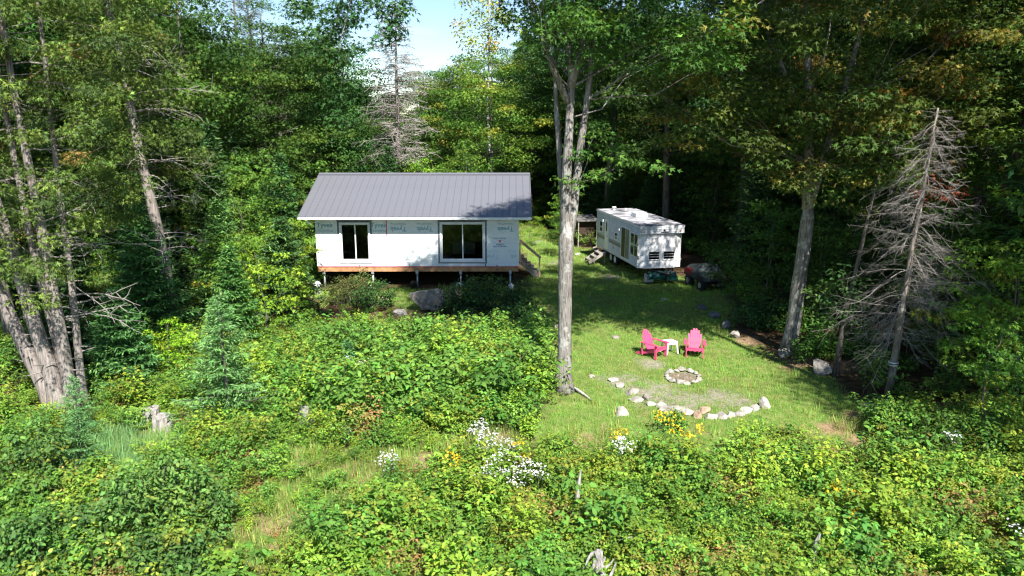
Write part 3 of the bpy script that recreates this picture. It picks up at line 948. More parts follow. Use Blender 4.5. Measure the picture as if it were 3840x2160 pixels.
# lean-to behind the trailer
sh = empty('wood_shed', (4.75, 48.2, float(gz(4.75, 48.2))), R(8), 'low dark wood shed with a pale flat roof behind the trailer', 'shed')
MB().box(-.75, .75, 0, 1.4, 0, 1.85).build('wall', M['brown_wall'], sh)
MB().add([(-.95, -.5, 1.9), (.95, -.5, 1.9), (.95, 1.6, 2.1), (-.95, 1.6, 2.1), (-.95, -.5, 1.99), (.95, -.5, 1.99), (.95, 1.6, 2.19), (-.95, 1.6, 2.19)],
         [(0, 3, 2, 1), (4, 5, 6, 7), (0, 1, 5, 4), (1, 2, 6, 5), (2, 3, 7, 6), (3, 0, 4, 7)]).build('roof', M['rock_dark'], sh)
sh.scale = (.72, .8, .88)
for x in (-.85, .8):
    MB().box(x, x + .08, -.42, -.34, 0, 1.9).build('post', M['lumber_grey'], sh)
for k in range(12):
    MB().box(-.74, .74, -.03, -.001, .05 + k * .15, .05 + k * .15 + .135).build('board', M['brown_wall'], sh)

# ------------------------------------------------------------------ covered quad bike
qb = empty('quad_bike', G(9.35, 36.0), R(14), 'red quad bike under a dark grey-green cover beside the trailer', 'quad bike')
for x in (-.48, .48):
    for y in (-.62, .62):
        w_ = MB(); w_.tube([(x - .13, y, .30), (x - .10, y, .30), (x + .10, y, .30), (x + .13, y, .30)], [.24, .31, .31, .24], 18)
        for k in range(18):
            a = k * math.pi / 9
            w_.box(x - .12, x + .12, y + math.cos(a) * .305 - .02, y + math.cos(a) * .305 + .02, .30 + math.sin(a) * .305 - .02, .30 + math.sin(a) * .305 + .02)
        wo = w_.build('wheel', M['rubber'], qb)
        h_ = MB(); h_.tube([(x - .14, y, .30), (x + .14, y, .30)], .14, 12)
        link('rim', h_.mesh('rim'), M['galv'], wo)
bd = MB(); bd.box(-.26, .26, -.75, .75, .32, .62); bd.build('chassis', M['black'], qb)
for s_ in (-1, 1):
    f = MB(); f.prism([(-.98, .62), (-.90, .74), (-.45, .78), (-.28, .70), (-.28, .62)], 'x', s_ * .36 - .26, s_ * .36 + .26); f.build('front_fender', M['black'], qb, bevel=.02)
    f = MB(); f.prism([(.28, .60), (.30, .88), (.55, .95), (.95, .88), (.98, .70)], 'x', s_ * .36 - .27, s_ * .36 + .27); f.build('rear_fender', M['atv_red'], qb, bevel=.02)
    hl = MB(); hl.tube([(s_ * .30, -1.0, .70), (s_ * .30, -.95, .70)], .075, 12); hl.build('headlight', M['lens_clear'], qb)
rk = MB()
for s_ in (-.3, 0, .3):
    rk.tube([(s_, -1.05, .42), (s_, -1.05, .80)], .018, 6)
rk.tube([(-.34, -1.05, .80), (.34, -1.05, .80)], .018, 6); rk.tube([(-.34, -1.05, .42), (.34, -1.05, .42)], .018, 6); rk.tube([(-.2, -1.05, .5), (-.2, -.7, .5)], .018, 6); rk.tube([(.2, -1.05, .5), (.2, -.7, .5)], .018, 6)
rk.build('bumper', M['black'], qb)


def quad_cover():
    """a fitted cloth over rack, handlebar and seat"""
    prof = [(-1.02, .80), (-.85, .88), (-.60, .96), (-.40, 1.22), (-.28, 1.30), (-.10, 1.16), (.1, 1.05), (.5, 1.10), (.85, 1.06), (1.02, .90)]
    V = []; n = 17
    for (y, z) in prof:
        for i in range(n):
            a = math.pi * i / (n - 1)
            c = -math.cos(a)
            hw = .62 if y > -.5 else .56
            x = hw * math.copysign(abs(c) ** .6, c)
            drop = (z - .58)
            zz = .58 + drop * math.sin(a) ** .55 if 0 < i < n - 1 else .54
            k = noise.fractal(Vector((x * 4, y * 4, zz * 4)), 1, 2, 4) * .03
            V.append((x + k, y, zz + k))
    m_ = len(prof)
    F = [(j * n + i, j * n + i + 1, (j + 1) * n + i + 1, (j + 1) * n + i) for j in range(m_ - 1) for i in range(n - 1)]
    F.append(tuple(range(n))); F.append(tuple((m_ - 1) * n + i for i in range(n - 1, -1, -1)))
    me = MB().add(V, F).mesh('cover', True)
    link('cover', me, M['cover'], qb)


quad_cover()

# ------------------------------------------------------------------ lawn chairs and table
def adirondack(loc, rz, label):
    c = empty('lawn_chair', loc, rz, label, 'lawn chair', 'pink lawn chairs by the fire pit', .88)
    mt = M['pink']
    # seat slats from the front edge (raised) back down
    for k in range(6):
        t = k / 5
        y = -.33 + t * .48; z = .40 - t * .12
        b = MB(); b.bar((-.27, y, z), (.27, y, z), .085, .022, up=(0, .24, 1)); b.build('seat_slat', mt, c, bevel=.006)
    fa = MB(); fa.prism([(-.27, .385), (-.27, .33), (-.18, .30), (-.09, .315), (0, .29), (.09, .315), (.18, .30), (.27, .33), (.27, .385)], 'y', -.395, -.372); fa.build('apron', mt, c)
    # fan back of six slats with a rounded top, leaning back
    lean = R(24)
    for k in range(6):
        u = (k - 2.5)
        x0 = u * .072; x1 = u * .092
        L_ = .86 - .035 * u * u
        b = MB()
        zb, yb = .20, .13
        def P(x, s, off):
            return (x, yb + s * math.sin(lean) + off * math.cos(lean), zb + s * math.cos(lean) - off * math.sin(lean))
        w0, w1 = .033, .043
        top = [(x1 - w1, L_ - .02), (x1 - w1 * .4, L_ + .012), (x1 + w1 * .4, L_ + .012), (x1 + w1, L_ - .02)]
        lo = [(x0 + w0, 0), (x0 - w0, 0)]
        poly = top + lo
        V = [P(x, s, -.011) for x, s in poly] + [P(x, s, .011) for x, s in poly]
        n = len(poly)
        b.add(V, [tuple(range(n)), tuple(range(2 * n - 1, n - 1, -1))] + [(i, n + i, n + (i + 1) % n, (i + 1) % n) for i in range(n)])
        b.build('back_slat', mt, c, bevel=.004)
    for s in (.28, .55):
        b = MB(); b.bar((-.23, .13 + s * math.sin(lean) + .03, .20 + s * math.cos(lean)), (.23, .13 + s * math.sin(lean) + .03, .20 + s * math.cos(lean)), .024, .07); b.build('back_rail', mt, c)
    for s in (-1, 1):
        a = MB()
        x = s * .36
        pl = [(x - .05, .36), (x - .07, -.30), (x - .05, -.44), (x, -.475), (x + .05, -.44), (x + .07, -.30), (x + .05, .36)]
        a.prism(pl, 'z', .555, .582); a.build('armrest', mt, c, bevel=.005)
        b = MB(); b.bar((s * .325, -.335, 0), (s * .325, -.335, .555), .035, .10, up=(0, 1, 0)); b.build('front_leg', mt, c, bevel=.005)
        b = MB(); b.bar((s * .285, -.37, .345), (s * .285, .62, .04), .03, .11); b.build('rear_leg', mt, c, bevel=.005)
        b = MB(); b.bar((s * .325, .30, .05), (s * .325, .34, .555), .035, .06, up=(0, 1, 0)); b.build('arm_post', mt, c, bevel=.005)
    return c


adirondack(G(4.86, 24.95), R(42), 'pink slatted lawn chair beside the white table, turned toward it')
adirondack(G(6.35, 25.30), R(-12), 'pink slatted lawn chair facing the stone fire pit, far from the maple trunk')
tb = empty('side_table', G(5.50, 25.42), R(20), 'small white plastic table between the two pink lawn chairs', 'table', None, .92)
t_ = MB(); t_.prism([(-.24, -.20), (-.20, -.24), (.20, -.24), (.24, -.20), (.24, .20), (.20, .24), (-.20, .24), (-.24, .20)], 'z', .44, .465); t_.build('table_top', M['plastic_white'], tb, bevel=.008)
a_ = MB()
for s in (-1, 1):
    a_.box(-.19, .19, s * .205 - .008, s * .205 + .008, .385, .439); a_.box(s * .205 - .008, s * .205 + .008, -.19, .19, .385, .439)
a_.build('apron', M['plastic_white'], tb)
for sx in (-1, 1):
    for sy in (-1, 1):
        l_ = MB(); l_.bar((sx * .19, sy * .19, .438), (sx * .235, sy * .235, 0), .05, .05); l_.build('leg', M['plastic_white'], tb, bevel=.008)


# ------------------------------------------------------------------ stones
def rock_mesh(seed, cuts=7, rough=.13, sub=3):
    rg = np.random.default_rng(seed)
    bm = bmesh.new()
    bmesh.ops.create_icosphere(bm, subdivisions=sub, radius=1)
    pl = []
    for _ in range(cuts):
        d = rg.normal(size=3); d /= np.linalg.norm(d)
        pl.append((Vector(d), rg.uniform(.45, .82)))
    off = Vector(rg.uniform(-20, 20, 3))
    for v in bm.verts:
        p = v.co.copy()
        for d, h in pl:
            q = p.dot(d)
            if q > h:
                p -= d * (q - h) * .93
        p *= 1 + rough * noise.fractal(p * 2.2 + off, 1, 2, 5)
        v.co = p
    me = bpy.data.meshes.new('rock'); bm.to_mesh(me); bm.free()
    me.polygons.foreach_set('use_smooth', [False] * len(me.polygons))
    return me


def rock(loc, size, label, mat='rock', rz=0.0, tilt=(0, 0), seed=0, group=None, name='rock', sink=.25, cat='rock', cuts=12):
    me = rock_mesh(seed, cuts)
    me.transform(Matrix.Diagonal((size[0] / 2, size[1] / 2, size[2] / 2, 1)))
    o = link(name, me, M[mat])
    o.location = (loc[0], loc[1], float(gz(loc[0], loc[1])) + size[2] * (.5 - sink))
    o.rotation_euler = (tilt[0], tilt[1], rz)
    return tag(o, label, cat, group)


def ordinal(k):
    return ['first', 'second', 'third', 'fourth', 'fifth', 'sixth', 'seventh', 'eighth', 'ninth', 'tenth', 'eleventh', 'twelfth', 'thirteenth', 'fourteenth', 'fifteenth', 'sixteenth', 'seventeenth', 'eighteenth'][k]


pc = (5.42, 22.85)
nst = 15
far_, near_ = [], []
ring = []
for k in range(nst):
    a = 2 * math.pi * k / nst + .1
    ring.append((pc[0] + .52 * math.cos(a) * (1 + .05 * math.sin(k * 3.1)), pc[1] + .54 * math.sin(a) * (1 + .06 * math.cos(k * 2.3)), a, k))
for side, lst in (('far', [r for r in ring if math.sin(r[2]) > 0]), ('near', [r for r in ring if math.sin(r[2]) <= 0])):
    for i, (x, y, a, k) in enumerate(sorted(lst)):
        s = .19 + .10 * ((k * 37) % 7) / 7
        rock((x, y), (s * 1.35, s * .9, s * .75), f'pale rough stone, {ordinal(i)} from the left on the {side} side of the fire pit ring', 'rock_pale' if k % 3 else 'rock',
             a + math.pi / 2 + .3 * math.sin(k * 5), (.15 * math.sin(k), .15 * math.cos(k)), 100 + k, 'stones ringing the fire pit', 'fire_pit_stone', .22, 'stone')
for k, (dx, dy) in enumerate(((.1, .05), (-.15, .12), (.02, -.16))):
    o = rock((pc[0] + dx, pc[1] + dy), (.2, .14, .08), ['charred flat stone in the middle of the fire pit', 'small stone inside the fire pit toward the chairs', 'small stone inside the fire pit toward the brush'][k], 'rock_rust' if k else 'rock_dark', k * 1.3, (0, 0), 140 + k, None, 'hearth_stone', .3, 'stone')
ash = MB(); ash.tube([(0, 0, 0), (0, 0, .015)], [.42, .38], 20, jit=.1, rg=rng)
ao = ash.build('ash_bed', simple('ash', (.20, .16, .11), .95, noise_amt=.4, noise_scale=12, bump=.5), None)
ao.location = G(pc[0], pc[1], .012)
tag(ao, 'brown ash and soil bed inside the fire pit ring', 'ash bed')
# low dry-laid edging, a curve below the fire pit: x, y, width, depth, height, material, yaw
EDGE = [(2.98, 22.55, .42, .3, .22, 'rock_pale', .3), (3.10, 22.05, .55, .38, .28, 'rock_pale', -.1), (3.42, 21.52, .50, .4, .28, 'rock', .4), (3.48, 20.98, .48, .4, .32, 'rock', .2), (3.78, 21.05, .36, .32, .36, 'rock', 1.0),
        (3.88, 20.62, .42, .36, .3, 'rock_pale', .1), (4.16, 20.42, .40, .32, .28, 'rock_pale', .5), (4.52, 20.15, .75, .5, .34, 'rock', .15), (4.90, 19.86, .42, .36, .3, 'rock_pale', .2), (5.08, 19.56, .34, .3, .42, 'rock_rust', .6),
        (5.34, 19.92, .62, .3, .34, 'rock_rust', .55), (5.46, 19.50, .40, .34, .26, 'rock_pale', .0), (5.80, 19.52, .44, .36, .4, 'rock', .3), (6.10, 19.60, .36, .3, .26, 'rock_pale', .2), (6.38, 19.72, .40, .34, .3, 'rock', .1),
        (6.68, 19.88, .42, .36, .30, 'rock_pale', .5), (6.98, 20.06, .50, .4, .34, 'rock_pale', .8), (7.34, 20.16, .44, .38, .48, 'rock_pale', .2)]
tone = {'rock': 'grey-tan', 'rock_pale': 'pale', 'rock_rust': 'rust-stained', 'rock_dark': 'dark'}
for k, (x, y, w, d, h, mt, rz) in enumerate(EDGE):
    x = 5.15 + (x - 5.15) * .9
    rock((x, y), (w * (1.0 + .25 * math.sin(k * 4.7)), d * 1.0, h * (.9 + .2 * math.cos(k * 3.3))), f'{tone[mt]} stone, {ordinal(k)} from the maple end of the curved stone edging', mt, rz, (.12 * math.sin(k * 2.1), .1 * math.cos(k * 1.7)), 200 + k, 'stones of the curved edging', 'edging_stone', .40, 'stone')
rock((3.05, 19.78), (.52, .36, .36), 'white rounded rock alone on the grass below the stone edging', 'rock_pale', .5, (0, .3), 301)
rock((-3.6, 31.2), (1.75, 1.3, 1.3), 'large grey boulder in front of the cabin', 'rock', .3, (.1, .25), 302, sink=.15, cuts=10)
rock((-2.55, 32.3), (1.0, .8, .95), 'grey squarish boulder just behind the large one, half in the dark shrub', 'rock', .1, (0, 0), 303, sink=.15, cuts=10)
rock((-5.6, 33.0), (.6, .4, .25), 'small flat pale rock on the ground under the cabin front', 'rock_pale', 0, (0, 0), 304)
rock((-9.3, 33.6), (.7, .4, .25), 'pale flat rock beside the far cabin corner', 'rock_pale', .4, (0, 0), 305)
rock((-4.6, 30.6), (.7, .5, .4), 'tan rock at the foot of the large boulder', 'rock_pale', .4, (0, 0), 306)
RIGHT = [(9.35, 25.0, .62, .45, .42, 'rock', 'tan rock at the foot of the forked maple by the lawn edge'), (10.0, 25.4, .6, .5, .38, 'rock_rust', 'brownish rock behind the forked maple trunk'),
         (9.95, 23.35, .95, .7, .55, 'rock', 'large grey rock beside the thin leaning tree'), (10.1, 20.0, .95, .5, .42, 'rock', 'long grey rock near the foot of the dead spruce'),
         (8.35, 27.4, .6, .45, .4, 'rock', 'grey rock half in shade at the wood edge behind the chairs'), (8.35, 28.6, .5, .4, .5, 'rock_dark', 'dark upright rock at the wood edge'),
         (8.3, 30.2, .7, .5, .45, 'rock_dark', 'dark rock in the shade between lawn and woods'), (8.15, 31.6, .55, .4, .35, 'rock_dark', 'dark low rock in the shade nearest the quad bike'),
         (.95, 28.2, .5, .45, .6, 'rock', 'tan upright rock at the lawn edge behind the maple trunk'), (.9, 25.3, .9, .7, .7, 'rock_rust', 'rust-brown boulder in the brush left of the maple trunk'),
         (1.35, 24.4, .4, .35, .3, 'rock_pale', 'small pale rock beside the maple trunk'), (1.1, 30.2, .5, .3, .2, 'rock', 'flat grey rock in the shaded grass by the dark shrub'),
         (1.75, 28.9, .4, .3, .18, 'rock', 'small flat rock in the shaded grass'), (3.9, 27.2, .45, .3, .14, 'rock', 'flat grey rock sunk in the lawn behind the chairs'),
         (2.55, 22.9, .3, .22, .18, 'rock_pale', 'small pale rock on the lawn near the trunk'), (6.9, 33.6, .35, .25, .16, 'rock_pale', 'small pale rock on the lawn below the trailer'),
         (5.2, 46.8, .5, .4, .35, 'rock_pale', 'pale rock behind the trailer steps'), (3.9, 44.6, .45, .35, .25, 'rock_pale', 'pale rock on the track by the woods behind the trailer')]
for k, (x, y, w, d, h, mt, lb) in enumerate(RIGHT):
    rock((x, y), (w, d, h), lb, mt, k * .9, (.1 * math.sin(k), .1 * math.cos(k)), 400 + k)


# stumps, drift roots, fallen sticks
def stump(loc, r, h, label, mat='wood_grey', seed=0, lean=(0, 0)):
    rg = np.random.default_rng(seed)
    b = MB(); n = 16
    rings = []
    for j, (t, k) in enumerate(((0, 1.25), (.12, 1.1), (.4, 1.0), (.8, .97), (1, .95))):
        for i in range(n):
            a = 2 * math.pi * i / n
            rr = r * k * (1 + .12 * math.sin(a * 3 + seed) + .08 * math.sin(a * 7 + seed * 2) + .04 * rg.normal())
            zt = h * t + (h * .05 * math.sin(a * 2 + seed) + .025 * h * rg.normal() if j == 4 else 0)
            rings.append((rr * math.cos(a) + lean[0] * t, rr * math.sin(a) + lean[1] * t, zt))
    fs = [(j * n + i, j * n + (i + 1) % n, (j + 1) * n + (i + 1) % n, (j + 1) * n + i) for j in range(4) for i in range(n)]
    fs.append(tuple(4 * n + i for i in range(n)))
    b.add(rings, fs)
    o = b.build('tree_stump', M[mat])
    o.location = G(loc[0], loc[1], -.05)
    return tag(o, label, 'stump', 'old stumps')


stump((-9.15, 18.7), .25, .48, 'sunlit pale sawn stump in the grass right of the cedar clump', 'wood_grey', 3)
stump((-9.75, 19.25), .22, .5, 'greyer low stump just left of the pale sawn stump', 'wood_grey', 5)
stump((-5.4, 18.9), .3, .55, 'weathered rounded stump below the brush in front of the cabin', 'wood_grey', 7)
stump((-4.3, 18.3), .16, .35, 'small grey splintered stump right of the weathered one', 'wood_grey', 9)
stump((-8.85, 35.2 - 1.4), .14, .3, 'low grey stub beside the cabin corner', 'wood_grey', 11)


def drift_root(loc, label):
    rg = np.random.default_rng(77)
    o = empty('driftwood_root', loc, .2, label, 'driftwood')
    b = MB(); b.tube([(0, 0, -.1), (.02, .05, .25), (-.02, .1, .55), (.03, .12, .8)], [.16, .14, .11, .06], 10, jit=.18, rg=rg); b.build('stem', M['wood_grey'], o)
    for k in range(13):
        a = k * 2.4; l = rg.uniform(.35, .65)
        z0 = rg.uniform(.15, .7)
        p = [(0, .05, z0)]
        for q in range(1, 5):
            t = q / 4
            p.append((math.cos(a + t * .9) * l * t * .6, .05 + math.sin(a + t * .9) * l * t * .6, z0 + .32 * math.sin(t * 2.6 + k) * l))
        r0 = rg.uniform(.025, .05)
        b = MB(); b.tube(p, [r0, r0 * .9, r0 * .7, r0 * .5, r0 * .2], 6, jit=.2, rg=rg); b.build('root', M['wood_grey'], o)


drift_root(G(1.52, 11.75, .25), 'tangled grey driftwood root standing in the near brush')
def stick(pts, r, label, mat='wood_grey', name='dead_stick', cat='stick'):
    b = MB(); b.tube(pts, [r * .8, r, r * .75, r * .4][:len(pts)], 7, jit=.15, rg=rng)
    o = b.build(name, M[mat])
    return tag(o, label, cat)


stick([G(1.30, 14.2, .3), G(1.33, 14.22, .65), G(1.36, 14.25, .95), G(1.40, 14.27, 1.25)], .05, 'grey dead stub sticking up out of the near brush', cat='stub', name='dead_stub')
stick([G(1.75, 22.0, .05), G(1.95, 21.5, .08), G(2.15, 21.1, .07), G(2.32, 20.75, .05)], .045, 'thin white birch stick lying beside the maple trunk', 'bark_birch')
stick([G(5.5, 12.5, .3), G(5.52, 12.5, .6), G(5.55, 12.48, .8), G(5.58, 12.46, .95)], .055, 'small grey splintered snag poking out of the brush below the edging', cat='stub', name='dead_stub')
stick([G(2.0, 12.7, .7), G(2.3, 12.75, .75), G(2.6, 12.8, .8), G(2.75, 12.85, .8)], .02, 'thin grey stick lying on the brush near the driftwood')
b = MB(); b.tube([G(11.2, 26.6, .35), G(12.4, 26.2, .4), G(13.6, 25.8, .5), G(14.8, 25.4, .6)], [.17, .17, .16, .15], 10, jit=.06, rg=rng)
tag(b.build('fallen_log', M['wood_rot']), 'brown fallen log on the forest floor behind the thin leaning tree', 'log')

# ------------------------------------------------------------------ foliage machinery
def nrm(a):
    return a / np.maximum(np.linalg.norm(a, axis=-1, keepdims=True), 1e-9)


TM = {
    'oval': (np.array([(0, 0, 0), (.28, .25, .07), (.28, -.25, .07), (.66, .22, .03), (.66, -.22, .03), (1, 0, -.12)], float), np.array([(0, 2, 1), (1, 2, 4), (1, 4, 3), (3, 4, 5)])),
    'simple': (np.array([(0, 0, 0), (.5, .30, .07), (1, 0, -.06), (.5, -.30, .07)], float), np.array([(0, 3, 2), (0, 2, 1)])),
    'maple': (np.array([(.1, .17, 0), (.1, -.17, 0), (1, 0, -.1), (.05, -.12, 0), (.45, .06, .02), (.55, .56, -.06), (.05, .12, 0), (.45, -.06, .02), (.55, -.56, -.06)], float), np.array([(0, 1, 2), (3, 5, 4), (6, 7, 8)])),
    'needle': (np.array([(0, 0, 0), (.45, .14, .03), (1, 0, 0), (.45, -.14, .03)], float), np.array([(0, 3, 2), (0, 2, 1)])),
    'spray': (np.array([(0, 0, 0), (.5, .12, .04), (1, .02, -.1), (.4, -.10, .04), (.25, .05, 0), (.75, .50, -.06), (.5, .12, 0), (.25, -.05, 0), (.75, -.46, -.08), (.5, -.12, 0)], float), np.array([(0, 3, 2), (0, 2, 1), (4, 6, 5), (7, 8, 9)])),
    'blade': (np.array([(0, .05, 0), (0, -.05, 0), (.55, .035, .02), (.55, -.035, .02), (1, 0, -.06)], float), np.array([(0, 1, 3), (0, 3, 2), (2, 3, 4)])),
    'petal': (np.array([(-.5, -.5, 0), (.5, -.5, .1), (.5, .5, 0), (-.5, .5, .12)], float), np.array([(0, 1, 2), (0, 2, 3)])),
}


class LB:
    """many leaves, each with its own colour, as one mesh"""

    def __init__(self):
        self.V, self.F, self.C, self.Mi = [], [], [], []; self.n = 0

    def leaves(self, P, N, D, S, C, tm='oval', wid=1.0):
        T, Ft = TM[tm]
        P = np.asarray(P, float); n = len(P)
        if n == 0: return self
        N = nrm(N); D = np.asarray(D, float)
        X = nrm(D - (D * N).sum(-1, keepdims=True) * N)
        Yv = np.cross(N, X)
        S = np.broadcast_to(np.asarray(S, float), (n,))[:, None, None]
        t = T[None]
        V = P[:, None] + S * (t[..., 0:1] * X[:, None] + t[..., 1:2] * wid * Yv[:, None] + t[..., 2:3] * N[:, None])
        k = len(T)
        F = (np.arange(n) * k)[:, None, None] + Ft[None]
        C = np.broadcast_to(np.asarray(C, float), (n, 3))
        Cv = np.repeat(C, k, axis=0)
        self.V.append(V.reshape(-1, 3)); self.F.append(F.reshape(-1, 3) + self.n); self.C.append(Cv)
        self.Mi.append(np.zeros(n * len(Ft), np.int32))
        self.n += n * k
        return self

    def wood(self, mb, mi=1):
        tri = []
        for f in mb.f:
            for q in range(1, len(f) - 1):
                tri.append((f[0], f[q], f[q + 1]))
        if not tri: return self
        V = np.array(mb.v, float)
        self.V.append(V); self.F.append(np.array(tri) + self.n); self.C.append(np.full((len(V), 3), .1)); self.Mi.append(np.full(len(tri), mi, np.int32))
        self.n += len(V)
        return self

    def mesh(self, name):
        V = np.concatenate(self.V).astype(np.float32); F = np.concatenate(self.F).astype(np.int32); C = np.concatenate(self.C)
        me = bpy.data.meshes.new(name)
        me.vertices.add(len(V)); me.vertices.foreach_set('co', V.ravel())
        me.loops.add(F.size); me.loops.foreach_set('vertex_index', F.ravel())
        me.polygons.add(len(F)); me.polygons.foreach_set('loop_start', np.arange(0, F.size, 3, dtype=np.int32))
        mi = np.concatenate(self.Mi)
        if mi.any():
            me.polygons.foreach_set('material_index', mi)
        me.update(calc_edges=True)
        ca = me.color_attributes.new('Col', 'FLOAT_COLOR', 'POINT')
        C4 = np.ones((len(V), 4), np.float32); C4[:, :3] = np.clip(C, 0, 1)
        ca.data.foreach_set('color', C4.ravel())
        return me


def pick(rg, palette, n):
    w = np.array([p[1] for p in palette], float); w /= w.sum()
    idx = rg.choice(len(palette), n, p=w)
    return np.array([p[0] for p in palette], float)[idx]


def jitter(rg, C, v=.18, h=.08):
    n = len(C)
    return C * np.exp(rg.normal(0, v, (n, 1))) * np.exp(rg.normal(0, h, (n, 3)))


def clump_leaves(lb, rg, ctr, rad, per, size, palette, tm, flat=.45, up=.75, droop=.3, stray=.12, outward=None):
    """ctr (n,3) centres; rad (n,) radii; per leaves each"""
    n = len(ctr)
    m = int(per)
    off = nrm(rg.normal(size=(n, m, 3))) * (rg.random((n, m, 1)) ** .42)
    off = off * (1 + rg.normal(0, .12, (n, m, 1)))
    loc = off * np.stack([rad, rad, rad * flat], -1)[:, None]
    P = (ctr[:, None] + loc).reshape(-1, 3)
    o = off.reshape(-1, 3)
    N = nrm(np.array([0, 0, up]) + o * .5 + rg.normal(0, .42, o.shape))
    D = o * np.array([1, 1, .3]) + rg.normal(0, .5, o.shape) + np.array([0, 0, -droop])
    base = pick(rg, palette, n)
    base = base * np.exp(rg.normal(0, .13, (n, 1)))
    C = jitter(rg, np.repeat(base, m, axis=0), .2, .07)
    keep = rg.random(len(C)) < stray      # some leaves keep a colour of their own
    C[keep] = jitter(rg, pick(rg, palette, int(keep.sum())))
    S = size * rg.uniform(.65, 1.25, len(P))
    lb.leaves(P, N, D, S, C, tm)
    return lb


G_MAPLE = [((.055, .125, .022), 5), ((.075, .155, .026), 4), ((.105, .19, .03), 2), ((.17, .17, .03), .5)]
G_WOOD = [((.040, .098, .02), 5), ((.055, .122, .024), 4), ((.085, .155, .028), 1.6), ((.14, .15, .03), .2)]
G_BRIGHT = [((.10, .21, .03), 5), ((.14, .25, .035), 4), ((.07, .16, .025), 2), ((.20, .22, .03), .6)]
G_FALL = [((.06, .125, .024), 5), ((.10, .155, .03), 4), ((.19, .185, .035), 2.0), ((.27, .17, .035), .35), ((.34, .10, .035), .04)]
G_FALLB = [((.065, .14, .025), 6), ((.10, .17, .03), 4), ((.19, .20, .035), 1.0), ((.27, .17, .035), .22)]
G_YELLOW = [((.22, .24, .03), 4), ((.30, .26, .03), 2), ((.13, .20, .03), 3), ((.36, .20, .03), .7)]
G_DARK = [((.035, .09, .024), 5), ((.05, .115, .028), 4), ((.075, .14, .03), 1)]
G_CEDAR = [((.07, .115, .022), 5), ((.105, .155, .028), 4), ((.042, .075, .02), 3), ((.19, .13, .04), .2)]
G_FIR = [((.036, .092, .034), 5), ((.055, .125, .04), 4), ((.085, .165, .05), 2.5)]
G_FIRPALE = [((.085, .18, .06), 5), ((.115, .22, .07), 4), ((.06, .14, .05), 2)]
G_LARCH = [((.13, .17, .10), 5), ((.17, .20, .13), 3), ((.20, .20, .15), 2)]


def wobble(rg, p0, p1, n=8, amp=.12):
    p0, p1 = np.array(p0, float), np.array(p1, float)
    t = np.linspace(0, 1, n)[:, None]
    w = np.cumsum(rg.normal(0, amp, (n, 3)), 0); w -= w[0]; w[:, 2] *= .2
    w -= t * w[-1] * .8
    return p0 + (p1 - p0) * t + w


def limb(mb, rg, a, b, r0, r1, n=5, sag=.12, sides=5):
    a, b = np.array(a, float), np.array(b, float)
    d = np.linalg.norm(b - a)
    t = np.linspace(0, 1, n)[:, None]
    bow = np.array([0, 0, 1.0]) * (sag * d) * (np.sin(t * math.pi))
    p = a + (b - a) * t - bow * (1 if b[2] > a[2] else -1) * .7 + rg.normal(0, .03 * d, (n, 3)) * np.sin(t * math.pi)
    mb.tube([tuple(q) for q in p], list(np.linspace(r0, r1, n)), sides, cap=False)


def broadleaf(rg, H, r0, ctr, rad, ncl, per, size, palette, tm='maple', clr=(.6, 1.1), flat=.4, stems=None, keep=None, bare=.22, sides=10, limbs=True, up=.75, droop=.3):
    """trunk (list of stems), limbs to every clump, leaf clumps through the crown; returns MB, LB"""
    mb, lb = MB(), LB()
    if stems is None:
        top = (ctr[0] * .7 + rg.normal(0, .2), ctr[1] * .7 + rg.normal(0, .2), H * .93)
        stems = [(wobble(rg, (0, 0, -.15), top, 10, .09), r0)]
    axis = []
    for pts, r in stems:
        pts = np.array(pts, float); n = len(pts)
        t = np.linspace(0, 1, n)
        rr = r * (1 - .86 * t ** 1.1)
        if pts[0][2] < .1:
            rr[0] *= 1.45
        mb.tube([tuple(p) for p in pts], list(rr), sides, jit=.05, rg=rg)
        for p, q in zip(pts, rr):
            axis.append((*p, q))
    axis = np.array(axis)
    ctr, rad = np.array(ctr, float), np.array(rad, float)
    C = []
    while len(C) < ncl:
        d = nrm(rg.normal(size=3)) * rg.random() ** .38
        # uneven outline: lobes push some directions out
        lob = 1 + .22 * math.sin(3 * math.atan2(d[1], d[0]) + ctr[2]) * math.cos(2.3 * d[2]) + rg.normal(0, .08)
        p = ctr + d * rad * lob
        if keep is not None and not keep(p): continue
        C.append(p)
    C = np.array(C)
    cr = rg.uniform(clr[0], clr[1], len(C))
    clump_leaves(lb, rg, C, cr, per, size, palette, tm, flat, up, droop)
    if limbs:
        zmin = axis[:, 2].max() * bare
        for p in C[::3]:
            h = np.hypot(axis[:, 0] - p[0], axis[:, 1] - p[1])
            tgt = p[2] - .75 * h
            ok = axis[:, 2] > zmin
            k = np.argmin(np.where(ok, np.abs(axis[:, 2] - tgt) + .35 * h, 1e9))
            a = axis[k]
            L = np.linalg.norm(p - a[:3])
            rr = min(a[3] * .3, .005 + .005 * L)
            limb(mb, rg, a[:3], p, rr, .004, 5, .1, 4)
    return mb, lb


